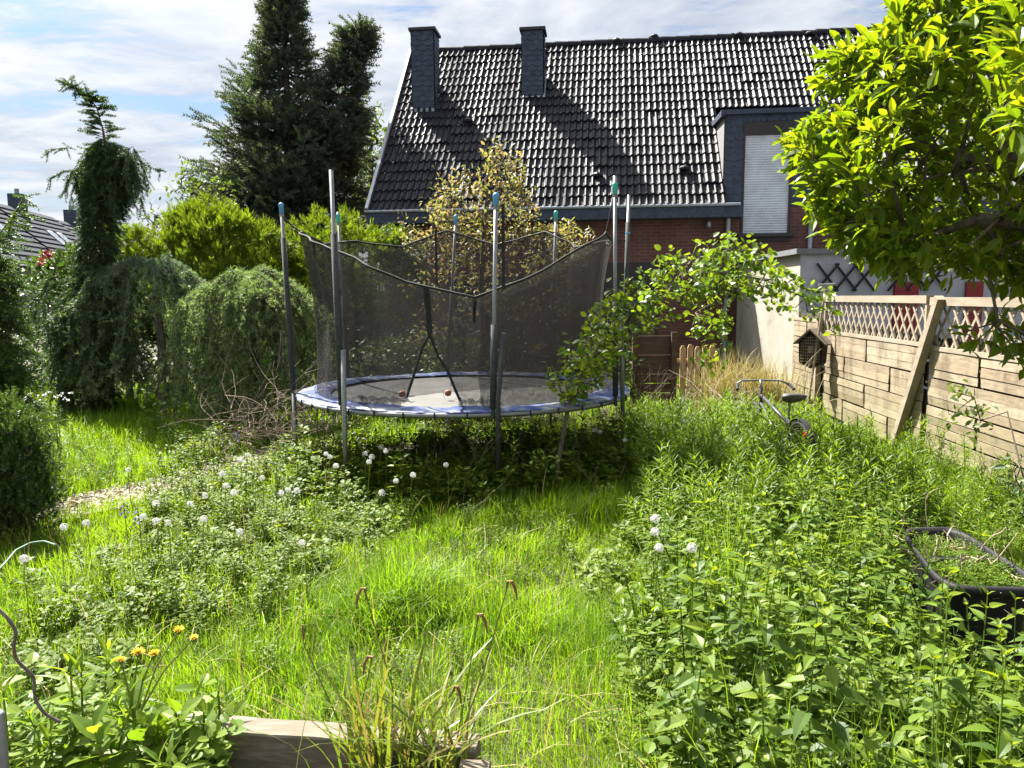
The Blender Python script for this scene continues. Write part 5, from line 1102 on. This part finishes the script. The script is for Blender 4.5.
def herb(seed, h, stems=6, L=.045, tm=ROUND):
    r = np.random.default_rng(seed); g = Geo()
    for k in range(stems):
        a = r.random()*6.283; out = np.array([math.cos(a), math.sin(a), 0])*r.uniform(.02, .14); hh = h*r.uniform(.5, 1.1); P = lambda s: out*(.3+.7*s)+np.array([0, 0, hh*s]); g.tube([P(0), P(.5), P(1)], .002, 3, 0, False)
        for i, s in enumerate((.35, .55, .75, .9, 1.0)):
            for q in (0, 1, 2) if s == 1 else (0, 1):
                b = (i % 2)*1.57+q*(2.1 if s == 1 else 3.14)+r.normal()*.3+a; el = np.interp(s, [.3,1], [-.1,.35])+r.normal()*.2; d = np.array([math.cos(b)*math.cos(el), math.sin(b)*math.cos(el), math.sin(el)])
                g.bake(tm, (P(s)+d*.012)[None], frames(d[None], jit=.2), np.array([L*r.uniform(.7, 1.25)]), 0)
    return g
NET = [nettle(k, h) for k, h in enumerate((.80, .66, .55, .74, .46, .9))]
LUSH = [Tmpl(lushweed(k, h)) for k, h in enumerate((.50, .42, .56, .36))]
HERB = [Tmpl(herb(k, h)) for k, h in enumerate((.26, .32, .2, .36))]
HERB2 = [Tmpl(herb(k+9, h, 7, .038, LEAF)) for k, h in enumerate((.24, .30, .2))]
NETT = [Tmpl(nettle(20+k, h, 8, .085, (0, 0, 0), LEAF)) for k, h in enumerate((.6, .5, .68))]
tubpoly = ctr+(cor-ctr)*1.12
bedpoly = np.array([c0[:2], c1[:2], c2[:2], [c0[0], c2[1]]]); bedpoly = bedpoly.mean(0)+(bedpoly-bedpoly.mean(0))*1.06
def free(x, y): return (np.hypot(x-bs[0]-bd[0]*-.25, y-bs[1]-bd[1]*-.25) > .22) & ~inpoly(x, y, tubpoly) & ~inpoly(x, y, bedpoly) & (x < 3.80+.077*y) & (pathdist(x, y) > PW*RNG.uniform(.35, 1.0, np.shape(x)))
def plants(g, T, xy, s0, s1, lean=.2, mi=None, z=0):
    xy = xy[free(xy[:,0], xy[:,1])]; n = len(xy); P = np.c_[xy, gz(xy[:,0], xy[:,1])+z]; R = tilted(RNG.random(n)*6.283, np.abs(RNG.normal(size=n))*lean, RNG.random(n)*6.283); S = RNG.uniform(s0, s1, n); k = RNG.integers(0, len(T), n)
    for q in range(len(T)): i = k == q; g.bake(T[q], P[i], R[i], S[i], mi)
    return g
A_LEFT = gpoly([(60,600),(100,560),(120,530),(165,478),(222,446),(300,435),(345,462),(405,470),(410,500),(372,528),(332,550),(290,572),(250,590),(190,596),(140,590)], .22)
B_NET = gpoly([(640,610),(650,560),(664,530),(720,510),(800,492),(870,486),(900,500),(880,540),(930,620),(1000,660),(1100,700),(1100,860),(820,860),(770,770),(700,735),(655,690)], .35)
B_NEAR = gpoly([(660,590),(676,560),(740,530),(850,510),(905,560),(925,600),(960,618),(1080,640),(1060,830),(820,830),(770,760),(690,700)], .45)
C_LUSH = gpoly([(640,400),(672,418),(690,420),(720,412),(770,410),(830,428),(880,455),(925,475),(905,505),(800,505),(720,525),(668,520),(640,480),(630,430)], .4)
LIM = 9.0
g = Geo(); plants(g, HERB, scatter(A_LEFT, 360), .4, .9); plants(g, HERB2, scatter(A_LEFT, 330), .5, .95); plants(g, LUSH, scatter(A_LEFT, 90), .35, .75, .3); plants(g, NETT, scatter(A_LEFT, 40), .35, .65)
plants(g, HERB, scatter(gpoly([(0,640),(20,560),(120,540),(150,590),(140,640),(60,690)], .2), 90), .4, .8)
plants(g, HERB, scatter(np.array([(-2.6,6.6),(-1.5,6.2),(.2,6.1),(1.5,6.6),(1.9,8),(1.2,9.6),(-2,9.8),(-2.7,8.5)]), 520), .6, 1.1)
plants(g, HERB2, scatter(gpoly([(120,470),(180,430),(230,420),(300,420),(300,450),(220,455),(160,485)], .2), 120), .8, 1.3)
aq = RNG.uniform(rad(-75), rad(80), 230); rq = RNG.uniform(1.5, 2.0, 230); fr_ = np.stack([TC[0]+rq*np.sin(aq), TC[1]-rq*np.cos(aq)], 1)
plants(g, HERB, fr_[:110], .8, 1.6); plants(g, HERB2, fr_[110:160], 1.0, 1.8); plants(g, NETT, fr_[160:200], .6, 1.05); plants(g, LUSH, fr_[200:], .8, 1.3)
und = tag(obj('leafy_weeds', g, MT['herb']), 'low leafy weeds between the path and the trampoline', 'weeds', None, 'stuff')
g = Geo(); plants(g, LUSH, scatter(C_LUSH, 1150), .7, 1.3, .22); plants(g, LUSH, scatter(gpoly([(620,430),(650,396),(690,430),(700,470),(660,475)], .4), 160), .8, 1.2, .25)
plants(g, LUSH, scatter(gpoly([(330,470),(420,480),(520,470),(640,450),(650,480),(560,490),(440,495)], .15), 60), .4, .8, .3); plants(g, LUSH, scatter(gpoly([(20,460),(60,430),(140,430),(150,460),(80,490)], .25), 90), .5, .9, .25)
plants(g, LUSH, np.c_[RNG.normal(hb[0], .3, 45), RNG.normal(hb[1]-.15, .3, 45)], .8, 1.25, .25); plants(g, LUSH, scatter(gpoly([(870,440),(1000,440),(1040,520),(980,530),(900,500)], .3), 200), .6, 1.0, .25)
tag(obj('lush_weeds', g, MT['lush']), 'bright knee-high weeds around the bicycle and the trampoline bank', 'weeds', None, 'stuff')
g = Geo(); plants(g, NETT, scatter(B_NET, 330), .55, 1.05, .25); plants(g, HERB, scatter(B_NET, 200), .7, 1.2); plants(g, HERB2, scatter(B_NET, 260), .8, 1.5)
tag(obj('nettle_undergrowth', g, MT['nettle']), 'dense understorey of nettle leaves on the right', 'nettles', None, 'stuff')
protos = [k.mesh('nettle', [MT['nettle'], MT['nettletop'], MT['nettle']]) for k in NET]
xy = scatter(B_NEAR, 430); xy = xy[free(xy[:,0], xy[:,1])]; keep = []
for q in xy:
    if all((q-p) @ (q-p) > .115**2 for p in keep): keep.append(q)
    if len(keep) >= 190: break
for q in keep:
    o = bpy.data.objects.new('nettle', protos[RNG.integers(0, 6)]); C.objects.link(o); o.location = (q[0], q[1], float(gz(q[0], q[1]))); o.rotation_euler = (RNG.normal()*.12, RNG.normal()*.12, RNG.random()*6.28); o.scale = [RNG.uniform(.72, 1.05)]*3
    tag(o, 'upright stinging nettle with toothed leaves in the dense patch beside the black tub', 'nettle', 'stinging nettles in the right-hand patch')
print('nettles', len(keep))

# ---- grass
def grass(g, P2, L0, L1, w, bend=.75):
    P2 = P2[free(P2[:,0], P2[:,1])]; x, y = P2[:,0], P2[:,1]; n = len(x); tuf = np.clip(.5+.5*field(x, y, 2.6), 0, 1.3); tuf2 = field(x, y, 7.0)
    L = (L0+(L1-L0)*tuf)*RNG.uniform(.55, 1.2, n); flow = field(x, y, 1.6)*3+field(y, x, 5)*1.6; az = flow+RNG.normal(size=n)*1.1; be = np.clip(RNG.normal(.55, .3, n)+.12*tuf2, .05, 1.3)*bend
    return blades(g, np.c_[x, y, gz(x, y)-.01], az, L, be, w*RNG.uniform(.6, 1.4, n), 3)
g = Geo(); wid = lambda y: .74*y+.35
def band(y0, y1, dens, xr=None):
    A_ = (wid(y0)+wid(y1))*(y1-y0); n = int(A_*dens); y = RNG.uniform(y0, y1, n); x = RNG.uniform(-1, 1, n)*wid(y); return np.stack([x, y], 1)
def thin(P, polys, keep=.15):
    m = np.ones(len(P), bool); r = RNG.random(len(P))
    for po in polys: m &= ~(inpoly(P[:,0], P[:,1], po) & (r > keep))
    return P[m]
BUSY = [B_NET, C_LUSH]
for y0, y1, dens, w in ((1.9, 3.2, 4800, .0042), (3.2, 4.6, 4000, .0050), (4.6, 6.6, 2500, .0064)):
    P = thin(band(y0, y1, dens), BUSY, .4); grass(g, P, .12, .24, w)
P = thin(band(6.6, 10.5, 900), BUSY, .25); P = P[np.hypot(P[:,0]-TC[0], P[:,1]-TC[1]) > 1.4]; grass(g, P, .15, .30, .009)
P = band(10.5, 16, 200); grass(g, P, .2, .4, .014)
P = scatter(gpoly([(0,480),(0,405),(60,385),(185,398),(220,440),(150,470),(60,500)], .2), 9000); grass(g, P, .22, .42, .008)
for px, py, n, L in ((395,590,1500,.40),(440,600,900,.36),(570,505,2400,.40),(620,500,1400,.38),(500,500,1500,.30),(130,590,900,.36),(720,715,1200,.42),(560,620,500,.3),(660,470,1300,.42),(330,600,600,.3)):   # tussocks
    c = onz(px, py, .1)[:2]; P = c+RNG.normal(size=(n, 2))*[.24, .17]; grass(g, P, L*.65, L, .0058, 1.0)
xy = scatter(B_NET, 2600); grass(g, xy, .3, .6, .006, .8)
tag(obj('grass', g, MT['grass']), 'tall lush green grass of the overgrown lawn', 'grass', None, 'stuff')
print('grass polys', sum(len(s) for s in g.S))
g = Geo(); P = thin(band(2.2, 8.5, 13), [A_LEFT], .5); P = P[free(P[:,0], P[:,1])]; n = len(P)     # dry stalks with seed heads in the grass
blades(g, np.c_[P, gz(P[:,0], P[:,1])], RNG.random(n)*6.28, RNG.uniform(.25, .55, n), RNG.uniform(.05, .5, n), RNG.uniform(.003, .006, n), 4)
P = thin(band(2.2, 7, 40), [], 1); P = P[free(P[:,0], P[:,1])]; n = len(P); blades(g, np.c_[P, gz(P[:,0], P[:,1])+.02], RNG.random(n)*6.28, RNG.uniform(.10, .3, n), RNG.uniform(.7, 1.5, n), RNG.uniform(.004, .008, n), 4)
tag(obj('dry_stalks', g, MT['dry']), 'straw-coloured dry stalks scattered through the lawn grass', 'dry grass', None, 'stuff')
g = Geo(); L_ = gpoly([(140,600),(300,590),(420,520),(640,500),(650,600),(690,720),(640,790),(420,700),(150,680)], .1)
plants(g, HERB2, scatter(L_, 60), .4, .8); plants(g, LUSH, scatter(L_, 40), .3, .65, .3); plants(g, HERB, scatter(gpoly([(590,560),(640,500),(700,620),(740,760),(680,760),(640,680)], .15), 90), .5, 1.0)
tag(obj('lawn_weeds', g, MT['herb']), 'odd leafy weeds scattered through the long grass', 'weeds', None, 'stuff')
# litter on the path and lawn
g = Geo(); q = RNG.random(1500)*(len(PATH)-1); lx = np.interp(q, range(len(PATH)), PATH[:,0])+RNG.normal(size=1500)*.22; ly = np.interp(q, range(len(PATH)), PATH[:,1])+RNG.normal(size=1500)*.25; D = RNG.normal(size=(1500,3))*[1,1,.25]
g.bake(TINY, np.c_[lx, ly, gz(lx, ly)+.045], frames(D, jit=.5), RNG.uniform(.03, .09, 1500)); tag(obj('leaf_litter', g, MT['litter']), 'pale dry leaf litter scattered on the stone path', 'leaf litter', None, 'stuff')
g = Geo(); n = 260; lx = ctr[0]+RNG.normal(size=n)*.14; ly = ctr[1]+RNG.normal(size=n)*.3; k = inpoly(lx, ly, ctr+(cor-ctr)*.86); g.bake(HERB2[0], np.c_[lx, ly, np.full(n, .36)][k], rotz(RNG.random(n)*6.28)[k], RNG.uniform(.25, .5, n)[k])
tag(obj('tub_weeds', g, MT['lush']), 'tiny weeds growing from the soil in the black tub', 'weeds', None, 'stuff')

# ---- dandelion clocks
def clock(seed):
    r = np.random.default_rng(seed); g = Geo(); D = unit(r.normal(size=(170, 3))); D = D[(D[:,2] > -.75) & ((D[:,0] > -.35) | (seed < 2))]; s_ = unit(np.cross(D, r.normal(size=D.shape))); t2 = np.cross(D, s_)
    for w, v in ((s_, t2), (t2, -s_)):               # each seed: a stalk and a little parasol
        e = D*.021; g.raw(np.stack([e-w*.0045, e+v*.0018+D*.0015, e+w*.0045, e-v*.0018+D*.001], 1).reshape(-1, 3), np.arange(len(D)*4), np.full(len(D), 4))
    g.raw(np.stack([D*.003-s_*.0005, D*.003+s_*.0005, D*.021], 1).reshape(-1, 3), np.arange(len(D)*3), np.full(len(D), 3)); g.lathe((0,0,0), [(.0,-.004),(.004,-.002),(.004,.002),(0,.004)], 6); return g
CLK = [clock(k).mesh('seed_head', leafmat('seed_fluff', [(.72,.72,.70),(.8,.8,.78)], .35, .8, tint=(1,1,1)) if k == 0 else bpy.data.materials['seed_fluff']) for k in range(3)]
stem_me = [Geo().tube([(0,0,-.42),(.012*(k-1),.006,-.25),(.008*k,-.004,-.1),(0,0,-.003)], [.0028,.0026,.0024,.0022], 5).mesh('stem', MT['strap']) for k in range(3)]
gA, gB, gC, gD = ('white dandelion clock above the low weeds on the left between path and trampoline', 'dandelion clocks left of the trampoline'), ('white dandelion clock in the cluster by the front left leg of the trampoline', 'dandelion clocks by the front left leg'), ('white dandelion clock in the weeds right of the trampoline', 'dandelion clocks right of the trampoline'), ('white dandelion clock at the left tip of the nettle patch', 'dandelion clocks at the nettle patch')
CL_ = [(86,523,0),(64,527,0),(24,559,0),(156,504,0),(190,504,0),(222,474,0),(226,486,0),(234,493,0),(240,532,0),(204,519,0),(167,523,0),(240,460,0),(247,455,0),(281,493,0),(288,490,0),(297,491,0),(143,517,0),(204,496,0),(156,521,0),(302,543,0),(128,470,0),(262,478,0),
       (381,447,1),(386,451,1),(365,454,1),(372,457,1),(369,462,1),(326,454,1),(336,466,1),(413,475,1),(396,481,1),(382,493,1),(446,465,1),(330,457,1),(595,430,2),(625,440,2),(660,416,2),(684,422,2),(735,410,2),(728,414,2),(742,403,2),(655,519,3),(655,532,3),(659,548,3),(692,548,3),(600,432,2)]
for k, (px, py, gi) in enumerate(CL_):
    lb, gr = (gA, gB, gC, gD)[gi]; z = (.44, .47, .52, .66)[gi]+RNG.normal()*.02; p = onz(px, py, z); o = thing('dandelion_clock', lb, 'dandelion', tuple(p), gr); o.rotation_euler = (RNG.normal()*.06, RNG.normal()*.06, RNG.random()*6)
    for me in (CLK[2 if k % 7 == 3 else k % 2], stem_me[k % 3]):
        c = bpy.data.objects.new('seed_head' if me.name.startswith('seed') else 'stem', me); C.objects.link(c); c.parent = o
        if c.name.startswith('seed'): c.scale = [RNG.uniform(.9, 1.2)]*3
# ---- bluebells
for px, py in ((124,507),(138,512),(237,434)):
    p = onz(px, py, .42); o = thing('bluebell', 'violet-blue flower spike in the weeds, the '+{124:'left one of the pair by the path',138:'right one of the pair by the path',237:'single one near the pale cedar'}[px], 'flower', tuple(p*[1,1,0])); obj('stem', Geo().tube([p*[1,1,0], p*[1,1,.5]+[.01,0,0], p+[0,0,.03]], .003, 5), MT['strap'], o)
    g = Geo()
    for k in range(12): a = k*2.4; c = p+[math.cos(a)*.018, math.sin(a)*.018, .03-.009*k]; g.bake(ROUND, c[None], frames(np.array([[math.cos(a), math.sin(a), -.6]]), jit=.3), np.array([.018])); g.bake(ROUND, c[None], frames(np.array([[math.cos(a+1), math.sin(a+1), -.8]]), jit=.3), np.array([.017]))
    obj('flowers', g, MT['violet'], o)

# ---- plants of the raised bed
def clump(name, label, cat, px, py, Yz, n, h0, h1, spread, w, bend, mat, seed, spikes=()):
    r = np.random.default_rng(seed); b0 = onz(px, py, .2); b0 = np.array([b0[0], b0[1], .2]); t = thing(name, label, cat, tuple(b0)); g = Geo(); strands(g, b0, n, h0, h1, spread, w, bend, 6, 0, r); obj('foliage', g, mat, t)
    for (x, y, dx) in spikes:
        tip = at(x, y, b0[1]+.05+r.normal()*.04); base = b0+[r.normal()*.05, r.normal()*.04, 0]; m = (base+tip)/2+[r.normal()*.02, 0, .02]; obj('flower_stem', Geo().tube([base, m, tip], [.0028,.0024,.002], 5), MT['strap'], t)
        q = [tip-unit(tip-m)*.02, tip+[0,0,.012], tip+[dx*.4,0,.012], tip+[dx*.8,0,-.012], tip+[dx,0,-.05]] if dx else [tip, tip+[.004,0,.03], tip+[0,0,.06]]
        obj('flower_spike', Geo().tube(q, [.002]+[.0055]*(len(q)-2)+[.0025], 6), MT['spike'], t)
clump('sedge_clump', 'arching sedge clump with brown drooping spikes behind the timber edge, centre', 'sedge', 385, 800, 2, 105, .30, .60, .085, .013, .7, MT['strap'], 3, [(365,592,-.03),(303,642,0),(372,660,-.03),(455,690,.02)])
clump('sedge_clump', 'looser sedge clump at the inner corner of the raised bed', 'sedge', 440, 800, 2, 58, .26, .52, .05, .012, .8, MT['strap'], 4, [(478,618,.03),(508,585,.03)])
def upright(name, label, cat, px, py, ptop, seed, L, n, mat, z0=.2, tm=LANCE, nst=3, Yoff=0):
    r = np.random.default_rng(seed); b0 = onz(px, py, z0); b0 = np.array([b0[0], b0[1]+Yoff, z0]); h = at(px, ptop, b0[1])[2]-z0; t = thing(name, label, cat, tuple(b0)); g = Geo(); gl = Geo()
    for k in range(nst):
        o_ = np.array([r.normal()*.05, r.normal()*.05, 0])*(k > 0); hh = h*r.uniform(.7, 1) if k else h; P = lambda s: b0+o_*(1+.6*s)+[0, 0, hh*s]; g.tube([P(0), P(.5), P(1)], [.005,.0045,.003], 5)
        s = np.linspace(.2, 1, n); a = np.arange(n)*2.4+k; el = np.interp(s, [.2,.7,1], [-.05,.45,1.1])+r.normal(size=n)*.15; D = np.stack([np.cos(a)*np.cos(el), np.sin(a)*np.cos(el), np.sin(el)], 1); gl.bake(tm, np.array([P(q) for q in s]), frames(D, jit=.2), L*np.interp(s, [.2,.6,1], [1,1.1,.7])*r.uniform(.8, 1.2, n), 0)
    obj('stem', g, MT['strap'], t); obj('foliage', gl, mat, t); return t
upright('lily_shoot', 'leafy shoot with narrow whorled leaves, leftmost tall one in the raised bed', 'garden plant', 78, 770, 655, 3, .12, 26, MT['bedleaf'])
upright('lily_shoot', 'leafy shoot with narrow leaves beside the left end of the timber edge', 'garden plant', 222, 762, 690, 4, .10, 22, MT['bedleaf'], nst=2)
upright('lily_shoot', 'pale narrow-leaved shoots at the lower left edge by the metal stake', 'garden plant', 12, 790, 690, 5, .12, 22, MT['bedleaf'], nst=3)
upright('leafy_herb', 'low narrow-leaved herb at the bottom left between the taller shoots', 'garden plant', 55, 800, 735, 6, .10, 20, MT['bedleaf'], nst=5)
upright('leafy_herb', 'broad-leaved herb at the left end of the timber edge', 'garden plant', 208, 790, 712, 7, .10, 10, MT['bedleaf'], tm=ROUND, nst=4)
upright('leafy_herb', 'round-leaved herb in the raised bed below the yellow flowers', 'garden plant', 150, 810, 725, 8, .09, 10, MT['bedleaf'], tm=ROUND, nst=5)
0 and upright('leafy_herb', 'small herb with round leaves against the dark inner side of the timber edge', 'garden plant', 262, 800, 738, 9, .06, 9, MT['lush'], tm=ROUND, nst=3)
t = upright('sow_thistle', 'branching weed with yellow flower heads and big soft leaves in the raised bed', 'flowering weed', 138, 790, 690, 10, .13, 9, MT['bedleaf'], tm=LEAF, nst=2); b0 = np.array(t.location)
for px, py, r_ in ((138,653,.022),(154,654,.018),(121,660,.015),(179,630,.018),(194,638,.015)):
    p = at(px, py, b0[1]+.03+(.1 if py < 645 else 0)); obj('flower_stem', Geo().tube([b0+[RNG.normal()*.02,0,.25], (b0+[0,0,.3]+p)/2, p], [.004,.003,.0025], 5), MT['strap'], t); D = []; 
    for k in range(40): a = k*2.4; e = .15+.9*(k/40); D.append([math.cos(a)*math.cos(e), math.sin(a)*math.cos(e), math.sin(e)])
    g = Geo().bake(LANCE, np.repeat(p[None], 40, 0), frames(np.array(D), jit=.2), np.full(40, r_*1.1)); g2 = Geo().lathe(p+[0,0,-.008], [(.003,-.008),(.009,0),(.008,.008)], 8)
    fh = obj('flower_head', g, MT['petal'], t); obj('calyx', g2, MT['strap'], fh)
for px, py, gi in ((310,770,0),(128,560,0)): pass
wl = [(20,800),(48,785),(70,800),(95,790),(118,800),(140,790),(165,800),(188,790),(210,800),(90,760),(30,750),(125,755),(170,765),(60,770),(200,770),(5,770),(150,745),(225,775)]
pm = [lushweed(k+40, .26, 30, .075).mesh('bed_weed', MT['bedleaf']) for k in range(2)]+[herb(k+50, .22, 7, .05).mesh('bed_weed', MT['bedleaf']) for k in range(2)]
for k, (px, py) in enumerate(wl):
    p = onz(px, py, .22); o = bpy.data.objects.new('bed_weed', pm[k % 4]); C.objects.link(o); o.location = (p[0], p[1], .2); o.rotation_euler = (RNG.normal()*.15, RNG.normal()*.15, RNG.random()*6.28); o.scale = [RNG.uniform(.8, 1.35)]*3
    tag(o, 'small bright leafy weed crowding the raised bed in the bottom left corner', 'weed', 'small weeds in the raised bed')
# a few small white flowers at the back of the lawn
g = Geo()
w = upright('white_flowered_weed', 'weed with small white flowers at the back of the grass below the dark cedar', 'flowering weed', 62, 470, 392, 12, .09, 16, MT['lush'], z0=0, nst=4); b0 = np.array(w.location)
for k in range(12): 
    p = b0+[RNG.normal()*.12, RNG.normal()*.08, at(62, 392, b0[1])[2]-RNG.random()*.1]; D = unit(RNG.normal(size=(7,3))+[0,0,.6]); obj('flower_head', Geo().bake(ROUND, np.repeat(p[None], 7, 0), frames(D, jit=.3), np.full(7, .03)), MT['whitepetal'], w)
# young plants by the front leg
upright('leafy_herb', 'dark broad-leaved sapling at the front centre leg of the trampoline', 'sapling', 512, 478, 432, 21, .12, 9, MT['shrub'], z0=0, tm=LEAF, nst=3)
upright('leafy_herb', 'pale serrated herb just left of the front centre leg of the trampoline', 'garden plant', 488, 482, 452, 22, .09, 14, MT['lush'], z0=0, tm=LEAF, nst=3)
upright('leafy_herb', 'fresh bright seedling in front of the pale cedar', 'sapling', 268, 440, 345, 23, .09, 14, MT['arch'], z0=0, tm=ROUND, nst=4)
upright('leafy_herb', 'leafy young weed standing before the hollow of the dark cedar', 'garden plant', 165, 440, 385, 24, .10, 12, MT['arch'], z0=0, tm=ROUND, nst=4)
